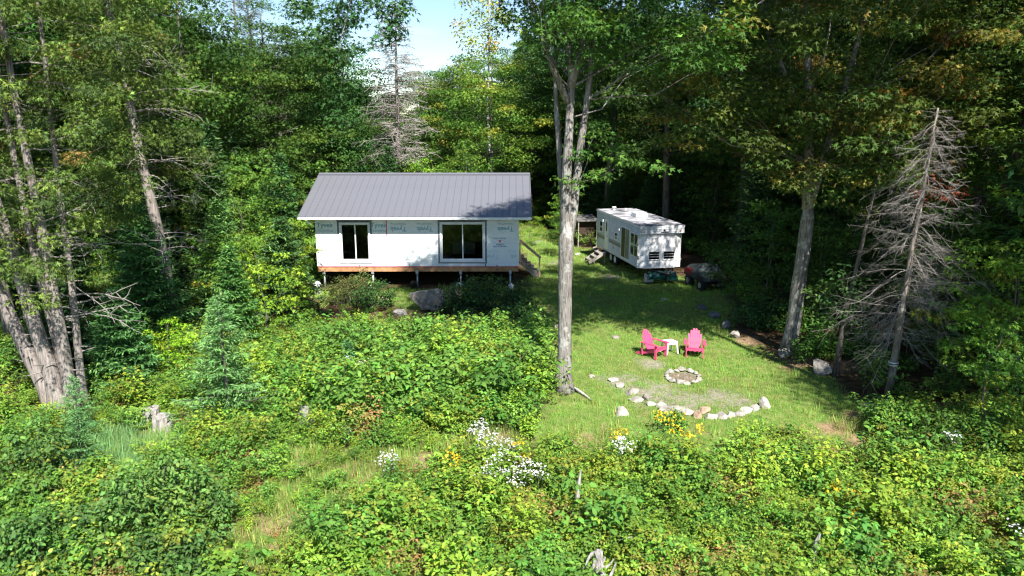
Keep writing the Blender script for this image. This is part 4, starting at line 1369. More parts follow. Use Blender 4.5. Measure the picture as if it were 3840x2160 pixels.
def conifer(rg, H, Rr, spacing, per_whorl, tw=.16, z0=.06, palette=G_FIR, density=1.0, r0=None, droop=.0, upturn=.25, power=.85, tipc=1.5, gap=0.0, trunk_bend=.02, wid=1.0, bare_wood=False):
    mb, lb = MB(), LB()
    r0 = r0 or .012 * H + .02
    tp = wobble(rg, (0, 0, -.1), (rg.normal(0, trunk_bend * H), rg.normal(0, trunk_bend * H), H), 9, trunk_bend)
    mb.tube([tuple(p) for p in tp], list(np.linspace(r0, .008, 9)), 7)
    tz = np.linspace(0, 1, 9)

    def at(z):
        f = np.clip(z / H, 0, 1)
        return np.array([np.interp(f, tz, tp[:, 0]), np.interp(f, tz, tp[:, 1]), z])
    P, N, D, S, C = [], [], [], [], []
    z = z0 * H
    while z < H * .985:
        f = z / H
        L0 = Rr * (1 - f) ** power + .06
        nb = max(3, int(per_whorl + rg.integers(-1, 2)))
        a0 = rg.random() * 6.28
        for b in range(nb):
            if rg.random() < gap: continue
            a = a0 + 6.283 * b / nb + rg.normal(0, .18)
            L = L0 * rg.uniform(.62, 1.12)
            el = -droop * (1 - f) + .75 * f ** 2 + rg.normal(0, .07)
            hd = np.array([math.cos(a), math.sin(a), 0])
            sd = np.array([-math.sin(a), math.cos(a), 0])
            base = at(z + rg.normal(0, spacing * .25))
            nstep = max(3, int(L / (tw * .42) * density))
            tt = (np.arange(nstep) + .5) / nstep
            pos = base + np.outer(tt * L, hd) * math.cos(el) + np.outer(L * (tt * math.sin(el) + upturn * tt ** 2 * .5 - droop * .3 * tt * (1 - tt)), [0, 0, 1])
            if bare_wood or L > 1.2:
                mb.tube([tuple(base), tuple(pos[len(pos) // 2]), tuple(pos[-1])], [.012 + .006 * L, .008 + .003 * L, .004], 3, cap=False)
            fwd = nrm(hd * math.cos(el) + np.array([0, 0, math.sin(el) + upturn * .5]))
            for s in (-1, 1):
                Lt = (.42 * L * (1 - tt) * (.35 + .65 * np.minimum(1, tt * 4)) + tw * .7)
                kk = np.maximum(1, np.ceil(Lt / (tw * .8))).astype(int)
                for q in range(int(kk.max())):
                    m_ = kk > q
                    if not m_.any(): continue
                    ang = .85 + rg.normal(0, .15, m_.sum())
                    dv = fwd * np.cos(ang)[:, None] + s * sd * np.sin(ang)[:, None] + np.outer(-.12 - .25 * droop + rg.normal(0, .12, m_.sum()), [0, 0, 1])
                    dist = (q * tw * .75)
                    P.append(pos[m_] + dv * dist); D.append(dv); N.append(np.array([0, 0, 1.0]) + rg.normal(0, .38, (m_.sum(), 3)))
                    S.append(tw * rg.uniform(.8, 1.35, m_.sum()))
                    c = pick(rg, palette, int(m_.sum())) * (tipc if False else 1.0)
                    C.append(c)
            # along the branch itself
            P.append(pos); D.append(np.repeat(fwd[None], len(pos), 0) + rg.normal(0, .12, pos.shape)); N.append(np.array([0, 0, 1.0]) + rg.normal(0, .4, pos.shape)); S.append(np.full(len(pos), tw * 1.2)); C.append(pick(rg, palette, len(pos)))
        z += spacing * rg.uniform(.75, 1.25) * (1 - .45 * f)
    # leader
    n = 10
    pos = np.array([at(H * (1 - .07 * k / n)) for k in range(n)])
    P.append(pos); D.append(np.array([0, 0, 1.0]) + rg.normal(0, .45, pos.shape)); N.append(rg.normal(size=pos.shape)); S.append(np.full(n, tw)); C.append(pick(rg, palette, n))
    P, N, D, S, C = map(np.concatenate, (P, N, D, S, C))
    lb.leaves(P, N, D, S, jitter(rg, C, .2, .06), 'needle', wid)
    return mb, lb


def dead_conifer(rg, H, r0, Rr, z0, n, lean=(0, 0), droop=.5, twigs=7, power=.7, sub=True, ndv=1.0):
    """bare trunk with drooping grey branches and fine twigs"""
    mb, tb_ = MB(), MB()
    pts = wobble(rg, (0, 0, -.1), (lean[0], lean[1], H), 10, .03)
    mb.tube([tuple(p) for p in pts], list(np.linspace(r0, .025, 10)), 9, jit=.05, rg=rg)
    tz = np.linspace(0, 1, 10)
    for k in range(n):
        f = z0 + (1 - z0) * ((k + rg.random()) / n)
        base = np.array([np.interp(f, tz, pts[:, i]) for i in range(3)])
        a = rg.random() * 6.283
        g = (f - z0) / (1 - z0)
        L = Rr * (1 - g) ** power * rg.uniform(.3, 1.1) * min(1, .5 + g * 3) + .15
        hd = np.array([math.cos(a), math.sin(a), 0]); m = 7
        t = np.linspace(0, 1, m)
        dp = droop * rg.uniform(-.1, 2.0)
        p = base + np.outer(t * L, hd) + np.outer(L * (.12 * t - dp * t ** 1.6 + .35 * dp * t ** 4), [0, 0, 1]) + np.cumsum(rg.normal(0, .022 * L, (m, 3)), 0) * t[:, None]
        rb = (.004 + .005 * L) * (.6 + .4 * ndv)
        tb_.tube([tuple(q) for q in p], list(np.linspace(rb, .004, m)), 4, cap=False)
        if sub:
            for w in range(int(twigs * min(1, L / Rr + .3))):
                q = rg.uniform(.2, 1)
                b0 = np.array([np.interp(q, t, p[:, i]) for i in range(3)])
                d = hd * rg.uniform(.2, 1) + np.array([-hd[1], hd[0], 0]) * rg.choice([-1, 1]) * rg.uniform(.3, 1) + np.array([0, 0, rg.uniform(-.9, .25)])
                l = L * rg.uniform(.14, .38)
                e1 = b0 + nrm(d) * l * .55; e2 = e1 + nrm(d + np.array([0, 0, rg.uniform(-.6, .5)]) + rg.normal(0, .3, 3)) * l * .45
                tb_.tube([tuple(b0), tuple(e1), tuple(e2)], [.006 * ndv, .0045 * ndv, .003 * ndv], 3, cap=False)
    return mb, tb_


def color(o, c):
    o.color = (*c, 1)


_tm_cache = {}


def tree_thing(name, meshes, loc, label, cat='tree', group=None, rz=0.0, scale=1.0, tint=(1, 1, 1), parts=('trunk', 'crown'), mats=('bark_dark', 'leaf')):
    """meshes: two ready meshes shared between copies"""
    t = empty(name, loc, rz, label, cat, group, scale)
    for me, pn, mt in zip(meshes, parts, mats):
        if me is None: continue
        o = link(pn, me, M[mt], t)
        if pn != 'trunk':
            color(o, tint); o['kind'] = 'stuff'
    return t


def proto(fn, *a, **k):
    mb, lb = fn(*a, **k)
    return mb, lb


def meshes(mbl, nm, smooth=True):
    mb, lb = mbl
    return (mb.mesh(nm + '_trunk', smooth), lb.mesh(nm + '_crown') if isinstance(lb, LB) else lb.mesh(nm + '_branches', False))


rg = np.random.default_rng
P_MAPLE = [proto(broadleaf, rg(11), 15, .2, (0, 0, 9.3), (3.7, 3.7, 5.6), 100, 215, .20, G_WOOD, 'maple', (.8, 1.45), .28),
           proto(broadleaf, rg(12), 14, .18, (.3, .2, 8.8), (3.3, 3.5, 5.2), 92, 210, .20, G_WOOD, 'maple', (.8, 1.4), .28),
           proto(broadleaf, rg(13), 16, .22, (-.3, 0, 10.5), (4.2, 4.0, 5.6), 115, 215, .20, G_WOOD, 'maple', (.85, 1.5), .3)]
P_FALL = [proto(broadleaf, rg(14), 13, .18, (0, 0, 8.2), (3.2, 3.2, 4.8), 88, 170, .19, G_FALLB, 'maple', (.65, 1.25), .35)]
P_ASPEN = [proto(broadleaf, rg(15), 17, .14, (0, 0, 12.0), (2.6, 2.6, 4.8), 75, 45, .20, G_YELLOW, 'simple', (.5, .9), .6),
           proto(broadleaf, rg(16), 14, .15, (0, 0, 8.4), (2.8, 2.8, 5.4), 100, 165, .17, G_DARK, 'simple', (.6, 1.2), .4)]
P_SAP = [proto(broadleaf, rg(17), 4.6, .045, (0, 0, 2.8), (1.4, 1.4, 2.0), 46, 50, .15, G_BRIGHT, 'maple', (.3, .6), .3),
         proto(broadleaf, rg(18), 3.4, .035, (0, 0, 1.9), (1.1, 1.1, 1.5), 34, 45, .14, G_BRIGHT, 'maple', (.28, .5), .35),
         proto(broadleaf, rg(19), 5.5, .05, (0, 0, 3.5), (1.6, 1.6, 2.4), 60, 50, .16, G_MAPLE, 'maple', (.35, .65), .3)]
P_SPRUCE = [proto(conifer, rg(21), 13, 2.6, .42, 7, .34, .1, G_FIR, 1.0, droop=.35, upturn=.3, power=.8),
            proto(conifer, rg(22), 10, 2.2, .38, 7, .30, .05, G_FIR, 1.0, droop=.25, upturn=.3, power=.85)]
P_FIR = [proto(conifer, rg(23), 3.7, 1.5, .25, 5, .14, .05, G_FIRPALE, .9, droop=.15, upturn=.3, power=.95, gap=.12, wid=.8),
         proto(conifer, rg(24), 4.6, 1.5, .19, 7, .16, .03, G_FIR, 1.0, droop=.1, upturn=.22, power=.8),
         proto(conifer, rg(25), 2.9, 1.2, .15, 7, .14, .02, G_FIR, 1.1, droop=.05, upturn=.2, power=.75)]
P_LARCH = [proto(conifer, rg(26), 19, 3.4, .5, 6, .34, .25, G_LARCH, .75, droop=.2, upturn=.35, power=.6, gap=.2, wid=.5, bare_wood=True)]
ME = {}
for nm, lst in (('maple', P_MAPLE), ('fall', P_FALL), ('aspen', P_ASPEN), ('sap', P_SAP), ('spruce', P_SPRUCE), ('fir', P_FIR), ('larch', P_LARCH)):
    for k, m_ in enumerate(lst):
        ME[nm, k] = meshes(m_, nm)

# ------------------------------------------------------------------ the trees one can tell apart
# the big maple on the lawn: one bole forking into two, then three stems
r_ = rg(31)
st0 = wobble(r_, (0, 0, -.15), (.03, -.1, 5.15), 9, .015)
sL = np.array([(.0, -.03, 4.1), (-.03, -.08, 5.5), (.0, -.1, 6.8), (.05, -.1, 8.0), (.1, 0, 9.0), (-.15, .1, 11.0), (-.4, .2, 13.5), (-.6, .3, 17.0)])
sL2 = np.array([(.04, -.05, 8.8), (.35, .05, 9.8), (.75, .1, 11.5), (1.1, .0, 14.0), (1.6, -.2, 17.5)])
sL3 = np.array([(.0, -.1, 8.4), (-.55, -.2, 9.6), (-1.1, -.3, 11.2), (-1.8, -.3, 13.2), (-2.4, -.3, 15.0)])
sR = np.array([(.02, -.03, 4.0), (.20, .0, 5.4), (.36, .1, 7.0), (.55, .2, 8.5), (.75, .3, 10.5), (1.4, .5, 13.5), (2.4, .8, 17.5)])
sB = np.array([(0.0, .1, 5.0), (-.15, .35, 6.5), (-.3, .5, 8.5), (-.35, .7, 11.0), (-.2, 1.2, 14.5)])


def shade_ok(x, y, z, m=.3):
    """the crown thins out where its shadow would cross the sunlit half of the cabin"""
    t = (35 - y) / .94
    zw, xw = z - 1.11 * t, x - .34 * t
    if zw > 3.5 - m and xw < -2.3 + (zw - 3.4) * .7: return False
    if zw > 1.0 - m and xw < -5.0 + m + (zw - 1.1) * 1.3: return False
    return True


def keep_big(p):
    x, y, z = p
    wx = x + 1.54
    if z < 10.2 + .3 * max(0, -x) and wx < .2: return False
    if z < 8.9: return False
    if not shade_ok(wx, y + 21.55, z): return False
    return True


mbt, lbt = broadleaf(r_, 19, .25, (1.5, .2, 14.0), (4.6, 4.4, 5.8), 260, 110, .17, G_MAPLE, 'maple', (.55, 1.05), .4,
                     stems=[(st0, .16), (sL, .17), (sL2, .12), (sL3, .10), (sR, .15), (sB, .11)], keep=keep_big, bare=.45, sides=14)
ex = np.stack([r_.uniform(-1.6, 4.4, 90), r_.uniform(-.8, 2.6, 90), r_.uniform(14.6, 17.7, 90)], -1)
ex = np.concatenate([ex, np.stack([r_.uniform(1.6, 5.0, 46), r_.uniform(-.6, 2.4, 46), r_.uniform(17.0, 21.5, 46)], -1)])
ex = np.array([p for p in ex if shade_ok(p[0] + 1.54, p[1] + 21.55, p[2])])
clump_leaves(lbt, r_, ex, r_.uniform(.5, .95, len(ex)), 100, .17, G_MAPLE, 'maple', .45)
# keep the bole from tapering away before the fork
bole = MB()
rr = [.40, .255, .21, .196, .194, .198, .208, .222, .13]
bole.tube([tuple(p) for p in st0], rr, 16, jit=.035, rg=r_)
# low side branch with a flat leafy spray, and hanging sprays on the far side
low = np.array([(.5, .0, 7.0), (.9, -.2, 7.15), (1.3, -.3, 6.9), (1.7, -.3, 6.85), (2.2, -.4, 6.75), (2.6, -.4, 6.6), (.75, -.3, 7.6), (1.2, -.4, 7.5), (-.1, -.45, 6.35), (.3, -.5, 6.3), (.75, -.5, 6.5), (.35, -.4, 7.0), (1.0, -.5, 6.5), (1.5, -.2, 7.25)])
clump_leaves(lbt, r_, low, np.full(len(low), .42), 42, .17, G_MAPLE, 'maple', .45)
for p in low[::3]:
    limb(mbt, r_, (.35, .0, 6.2), p, .014, .005, 5, .05, 5)
hang = np.array([(-4.5, .2, 10.7), (-4.9, .3, 10.3), (-5.2, .2, 9.9), (-5.1, .4, 9.3), (-4.8, .2, 9.7), (-4.7, .4, 8.9), (-5.4, .5, 10.9), (-5.8, .5, 11.0), (-4.3, .2, 11.1), (-4.0, 0, 11.3), (-3.6, .1, 11.0), (-3.1, .2, 10.9),
                 (-3.3, .1, 10.35), (-2.9, 0, 10.8), (-3.5, .1, 10.1), (-5.0, .3, 8.4), (-4.9, .3, 8.0), (-1.6, .2, 10.9), (-1.2, .1, 11.0), (-.8, 0, 10.7)])
hang = hang + np.array([-1.6, 0, 0]) * (hang[:, :1] < -2)
hang = hang[(hang[:, 0] < -4.0) | (hang[:, 0] > -2)]
hang = np.concatenate([hang, hang + r_.normal(0, .3, hang.shape), hang[:9] + r_.normal(0, .35, (9, 3))])
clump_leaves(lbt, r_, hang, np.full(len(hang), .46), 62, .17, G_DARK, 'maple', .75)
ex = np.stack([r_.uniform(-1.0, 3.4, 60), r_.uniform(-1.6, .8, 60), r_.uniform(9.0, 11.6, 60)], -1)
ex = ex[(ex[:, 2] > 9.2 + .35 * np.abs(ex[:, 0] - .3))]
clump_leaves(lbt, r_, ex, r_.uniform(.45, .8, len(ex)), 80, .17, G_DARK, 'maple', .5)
for p in hang:
    if r_.random() < .3 and p[0] < -4: limb(mbt, r_, (-5.6, -.1, 12.2), p, .014, .005, 6, -.1, 5)
limb(mbt, r_, (-1.9, -.2, 13.4), (-5.6, -.1, 12.2), .05, .014, 6, .08, 5)
big = empty('maple_tree', (1.54, 21.55, float(gz(1.54, 21.55))), 0, 'tall grey-barked maple with a bare forking trunk in the middle of the lawn edge', 'tree')
link('trunk', bole.mesh('maple_bole', True), M['bark_maple'], big)
link('limbs', mbt.mesh('maple_limbs', True), M['bark_maple'], big)['kind'] = 'stuff'
link('crown', lbt.mesh('maple_crown'), M['leaf'], big)['kind'] = 'stuff'

# forked maple at the right edge of the lawn, its leaves turning
r_ = rg(32)
a0 = wobble(r_, (0, 0, -.15), (.22, -.1, 5.3), 8, .02)
a1 = np.array([(.2, -.1, 5.0), (.15, 0, 6.5), (.0, .1, 8.5), (-.3, .1, 11.0), (-.6, .2, 15.5)])
a2 = np.array([(.2, -.1, 5.0), (.55, -.1, 6.4), (1.0, 0, 8.4), (1.6, .2, 11.0), (2.2, .3, 15)])
a3 = np.array([(.15, 0, 7.5), (-.8, -.3, 9.0), (-1.8, -.4, 11.0), (-2.6, -.4, 14)])


def keep_r1(p):
    if p[0] > .2 and p[2] > 13.0 - .5 * max(0, p[0] - 2): return False
    return p[2] > 5.6 + .12 * abs(p[0]) or (p[0] > .6 and p[2] > 4.7)


mb1, lb1 = broadleaf(r_, 17, .24, (.3, -.2, 11.6), (5.6, 5.0, 6.6), 300, 150, .165, G_FALL, 'maple', (.55, 1.1), .42, stems=[(a0, .2), (a1, .2), (a2, .17), (a3, .11)], keep=keep_r1, bare=.4, sides=12)
ex = np.stack([r_.uniform(-5.2, 4.6, 110), r_.uniform(-3.2, 1.5, 110), r_.uniform(6.0, 9.5, 110)], -1)
ex = ex[(ex[:, 2] > 6.3 + .10 * np.abs(ex[:, 0])) | (ex[:, 0] > 2.0)]
clump_leaves(lb1, r_, ex, r_.uniform(.5, .95, len(ex)), 100, .165, G_FALL, 'maple', .4)
bole1 = MB(); bole1.tube([tuple(p) for p in a0], [.36, .26, .24, .235, .23, .225, .225, .15], 14, jit=.04, rg=r_)
t1 = empty('maple_tree', G(9.75, 25.6), 0, 'forked maple with yellow and orange leaf tips at the wood edge beyond the chairs', 'tree')
link('trunk', bole1.mesh('maple_bole', True), M['bark_maple'], t1)
link('limbs', mb1.mesh('maple_limbs', True), M['bark_maple'], t1)['kind'] = 'stuff'
c1 = link('crown', lb1.mesh('maple_crown'), M['leaf'], t1); color(c1, (.95, .95, .95)); c1['kind'] = 'stuff'

# unseen maple added by the shore, its high crown placed to shade the woods
r_ = rg(45)
mb5, lb5 = broadleaf(r_, 23, .3, (-1.4, 2.8, 20.6), (4.0, 3.2, 2.8), 100, 190, .2, G_WOOD, 'maple', (.7, 1.3), .35, bare=.7)
tree_thing('maple_tree', (mb5.mesh('shade_tree_trunk', True), lb5.mesh('shade_tree_crown')), G(13.4, 13.0), 'unseen high-crowned maple added past the right edge to shade the woods', 'tree', mats=('bark_maple', 'leaf'))

# thin leaning tree beside it with a dark leaf cluster half way up
r_ = rg(33)
s0 = np.array([(0, 0, -.1), (.06, 0, 1.2), (.2, 0, 2.6), (.42, 0, 4.2), (.62, .05, 5.6), (.9, .1, 7.2), (1.1, .2, 8.6)])


def keep_thin(p):
    return True


mb2, lb2 = broadleaf(r_, 8.6, .085, (1.0, 0, 7.4), (1.5, 1.4, 2.0), 40, 60, .16, G_FALL, 'maple', (.4, .7), .4, stems=[(s0, .095)], bare=.5, sides=8)
cl = np.array([(-.55, -.1, 2.6), (-.3, .1, 3.0), (.0, -.2, 2.9), (.35, .1, 3.1), (-.7, .1, 2.3), (-.25, -.2, 2.25), (.2, -.1, 2.4), (.5, 0, 2.6), (.25, -.2, 1.9), (-.1, 0, 3.4), (-.9, 0, 2.75)])
clump_leaves(lb2, r_, cl, np.full(len(cl), .42), 45, .16, G_DARK, 'oval', .6)
for p in cl:
    limb(mb2, r_, (.18, 0, 2.3), p, .015, .006, 4, .05, 4)
tree_thing('leaning_tree', (mb2.mesh('lean_trunk', True), lb2.mesh('lean_crown')), G(10.3, 23.0), 'thin leaning tree with a dark leaf cluster between forked maple and dead spruce', 'tree', mats=('bark_dark', 'leaf'))

# dead spruce
r_ = rg(34)
md, td = dead_conifer(r_, 8.3, .12, 2.3, .22, 190, (.42, -.1), .8, 26, .45, True, .55)
ds = empty('dead_spruce', G(11.05, 21.1), 0, 'bare dead spruce with drooping grey branches and a white band on its trunk', 'dead tree')
link('trunk', md.mesh('dead_trunk', True), M['bark_dead'], ds)
link('branches', td.mesh('dead_branches'), M['twig_dead'], ds)['kind'] = 'stuff'
bd_ = MB(); bd_.tube([(.045, -.01, 1.02), (.045, -.01, 1.05)], .142, 12, cap=False); bd_.tube([(.05, -.01, 1.10), (.05, -.01, 1.13)], .142, 12, cap=False)
link('band', bd_.mesh('band'), M['plastic_white'], ds)

# cedar clump at the left
r_ = rg(35)
cx, cyy = -12.5, 20.0
cstems = [(np.array([(-.25, 0, -.1), (-.55, .0, .9), (-1.05, 0, 2.4), (-1.6, 0, 4.2), (-2.2, .1, 6.5), (-2.9, .2, 9.5), (-3.4, .3, 13)]), .23),
          (np.array([(-.05, -.1, -.1), (-.2, -.1, 1.2), (-.5, -.1, 2.8), (-.85, 0, 4.6), (-1.2, 0, 6.5), (-1.6, .1, 9.0), (-2.0, .2, 14)]), .24),
          (np.array([(.05, .15, -.1), (-.02, .15, 1.5), (-.25, .2, 3.2), (-.45, .2, 5.0), (-.6, .25, 7.0), (-.75, .3, 9.0), (-.8, .3, 14.5)]), .15),
          (np.array([(.25, .0, -.1), (.18, .0, 1.4), (.12, .0, 3.0), (.02, 0, 5.0), (-.1, 0, 7.0), (-.25, 0, 9.5), (-.4, 0, 15)]), .2),
          (np.array([(.4, .2, -.1), (.42, .25, 1.5), (.45, .3, 3.5), (.42, .35, 5.5), (.4, .4, 7.5), (.4, .5, 10), (.4, .5, 14)]), .12)]
ced = empty('cedar_clump', G(cx, cyy), 0, 'clump of grey cedar trunks rising from one base at the left edge of the clearing', 'tree')
for pts, r in cstems:
    b = MB(); n = len(pts)
    fine = np.array([[np.interp(u, np.linspace(0, 1, n), pts[:, i]) for i in range(3)] for u in np.linspace(0, 1, 16)])
    t = np.linspace(0, 1, 16)
    rr = r * (1 - .75 * t); rr[0] *= 1.7; rr[1] *= 1.15
    b.tube([tuple(p) for p in fine], list(rr), 14, jit=.05, rg=r_)
    link('stem', b.mesh('cedar_stem', True), M['bark_cedar'], ced)
# foliage sprays hang on the camera side and to the right, above 3.5 m
lbc, mbc = LB(), MB()
C = []
while len(C) < 330:
    p = np.array([r_.uniform(-3.5, 4.4), r_.uniform(-2.6, 1.2), r_.uniform(3.2, 13)])
    lim = 1.6 + .42 * (p[2] - 3)
    if p[0] > .4 + lim * .75 or p[0] < -.3 - lim: continue
    if p[2] < 5.0 and (p[0] < -.6 or r_.random() < .35): continue
    if p[2] < 4.4 and p[0] > 1.4: continue
    C.append(p)
C = np.array(C)
clump_leaves(lbc, r_, C, r_.uniform(.3, .58, len(C)), 130, .14, G_CEDAR, 'spray', .5, .55, .5)
for p in C[::4]:
    s_i = r_.integers(1, 5)
    pts = cstems[s_i][0]
    z = max(2.5, p[2] - .2)
    a = np.array([np.interp(z, pts[:, 2], pts[:, 0]), np.interp(z, pts[:, 2], pts[:, 1]), z])
    limb(mbc, r_, a, p, .011, .004, 6, .16, 4)
link('crown', lbc.mesh('cedar_crown'), M['needle'], ced)['kind'] = 'stuff'
link('limbs', mbc.mesh('cedar_limbs'), M['bark_dead'], ced)['kind'] = 'stuff'
# bare dead side branches, long and curved, plus short snapped pegs
for k in range(20):
    dbr = MB()
    s_i = int(r_.choice([3, 4, 3, 2, 1])); pts = cstems[s_i][0]
    z = r_.uniform(2.0, 9.5)
    a = np.array([np.interp(z, pts[:, 2], pts[:, i]) for i in range(3)])
    L = r_.uniform(1.2, 3.0) if z < 8 else r_.uniform(1.5, 3.4)
    az = r_.uniform(-.5, .45)
    t = np.linspace(0, 1, 9)
    dz = r_.uniform(-.05, .3); cu = r_.uniform(-.5, .25)
    p = a + np.outer(t * L, [math.cos(az), math.sin(az), 0]) + np.outer(L * (dz * t + cu * t ** 2.2), [0, 0, 1]) + r_.normal(0, .022 * L, (9, 3)) * t[:, None]
    dbr.tube([tuple(q) for q in p], list(np.linspace(.024, .006, 9)), 5, cap=False)
    for w in range(4):
        q = r_.integers(3, 9)
        d = nrm(np.array([.8, r_.normal(0, .6), r_.normal(-.1, .6)]))
        l = L * r_.uniform(.12, .35)
        dbr.tube([tuple(p[q - 1]), tuple(p[q - 1] + d * l * .5), tuple(p[q - 1] + d * l + np.array([0, 0, r_.normal(0, .12)]))], [.012, .008, .004], 4, cap=False)
    link('dead_branch', dbr.mesh('cedar_dead'), M['twig_dead'], ced)
dbr = MB()
for k in range(46):
    s_i = int(r_.integers(0, 5)); pts = cstems[s_i][0]; r = cstems[s_i][1]
    z = r_.uniform(.8, 5.5)
    a = np.array([np.interp(z, pts[:, 2], pts[:, i]) for i in range(3)])
    az = r_.uniform(0, 6.28); L = r_.uniform(.12, .5) + r
    d = np.array([math.cos(az), math.sin(az), r_.uniform(-.1, .3)])
    dbr.tube([tuple(a), tuple(a + d * L * .6), tuple(a + d * L)], [.022, .016, .008], 5, cap=False)
link('snapped_stubs', dbr.mesh('cedar_stubs'), M['twig_dead'], ced)['kind'] = 'stuff'


# second cedar, leaning, with bare swept branches
def cedar_tree(seed, loc, H, lean, label, zfol, ncl=110, r0=.2, Rr=2.6, bare=26, right=False):
    r_ = rg(seed)
    pts = wobble(r_, (0, 0, -.1), (lean[0], lean[1], H), 12, .05)
    mb, lb, db = MB(), LB(), MB()
    mb.tube([tuple(p) for p in pts], list(r0 * (1 - .8 * np.linspace(0, 1, 12))), 12, jit=.05, rg=r_)
    at = lambda z: np.array([np.interp(z, pts[:, 2], pts[:, i]) for i in range(3)])
    C = []
    for k in range(ncl):
        z = r_.uniform(zfol, H); f = (z - zfol) / (H - zfol)
        a = r_.uniform(0, 6.28); d = Rr * (1 - .75 * f) * r_.random() ** .5
        C.append(at(z) + np.array([math.cos(a) * d, math.sin(a) * d, -.25 * d]))
    C = np.array(C)
    clump_leaves(lb, r_, C, r_.uniform(.38, .7, len(C)), 130, .16, G_CEDAR, 'spray', .5, .55, .5)
    for p in C[::4]:
        limb(mb, r_, at(min(H, p[2] + .2)), p, .012, .004, 5, -.1, 4)
    t_ = empty('cedar_tree', G(*loc), 0, label, 'tree')
    for k in range(bare):
        db = MB()
        z = r_.uniform(H * .2, H * .75); a = r_.uniform(-1.6, 1.6) if right else r_.uniform(0, 6.28)
        L = r_.uniform(1, 2.8); t = np.linspace(0, 1, 8)
        p = at(z) + np.outer(t * L, [math.cos(a), math.sin(a), 0]) + np.outer(L * (.2 * t - r_.uniform(.1, .75) * t ** 2.2), [0, 0, 1]) + r_.normal(0, .02 * L, (8, 3)) * t[:, None]
        db.tube([tuple(q) for q in p], list(np.linspace(.026, .006, 8)), 4, cap=False)
        for w in range(5):
            q = r_.integers(2, 8); d = nrm(np.array([math.cos(a), math.sin(a), 0]) + r_.normal(0, .7, 3)); l = L * r_.uniform(.12, .35)
            db.tube([tuple(p[q]), tuple(p[q] + d * l * .6), tuple(p[q] + d * l)], [.011, .008, .004], 3, cap=False)
        link('dead_branch', db.mesh('cedar_dead'), M['twig_dead'], t_)
    t = t_
    link('trunk', mb.mesh('cedar_trunk', True), M['bark_cedar'], t)
    link('crown', lb.mesh('cedar_crown'), M['needle'], t)['kind'] = 'stuff'
    return t


cedar_tree(36, (-12.35, 27.0), 15.5, (-1.6, .2), 'leaning cedar with a long bare trunk and swept dead branches behind the trunk clump', 7.0, 130, .24, 3.0, 34, True)
cedar_tree(37, (-17.5, 25.5), 16, (-.6, .2), 'dense cedar behind the trunk clump at the far left edge', 2.8, 190, .24, 3.2, 18)
cedar_tree(38, (-15.2, 30.5), 15, (.3, .2), 'cedar with mossy green sprays between the leaning cedar and the left edge', 4.5, 170, .2, 3.0, 16)

# rotten snag
r_ = rg(39)
b = MB(); p = wobble(r_, (0, 0, -.1), (-.15, 0, 6.5), 9, .04); b.tube([tuple(q) for q in p], [.30, .27, .25, .24, .22, .2, .19, .17, .1], 11, jit=.1, rg=r_)
sn = empty('rotten_snag', G(-14.6, 29.6), 0, 'broken brown snag with an orange rotten foot in the shade left of the dark firs', 'dead tree')
link('trunk', b.mesh('snag', True), M['wood_rot'], sn)

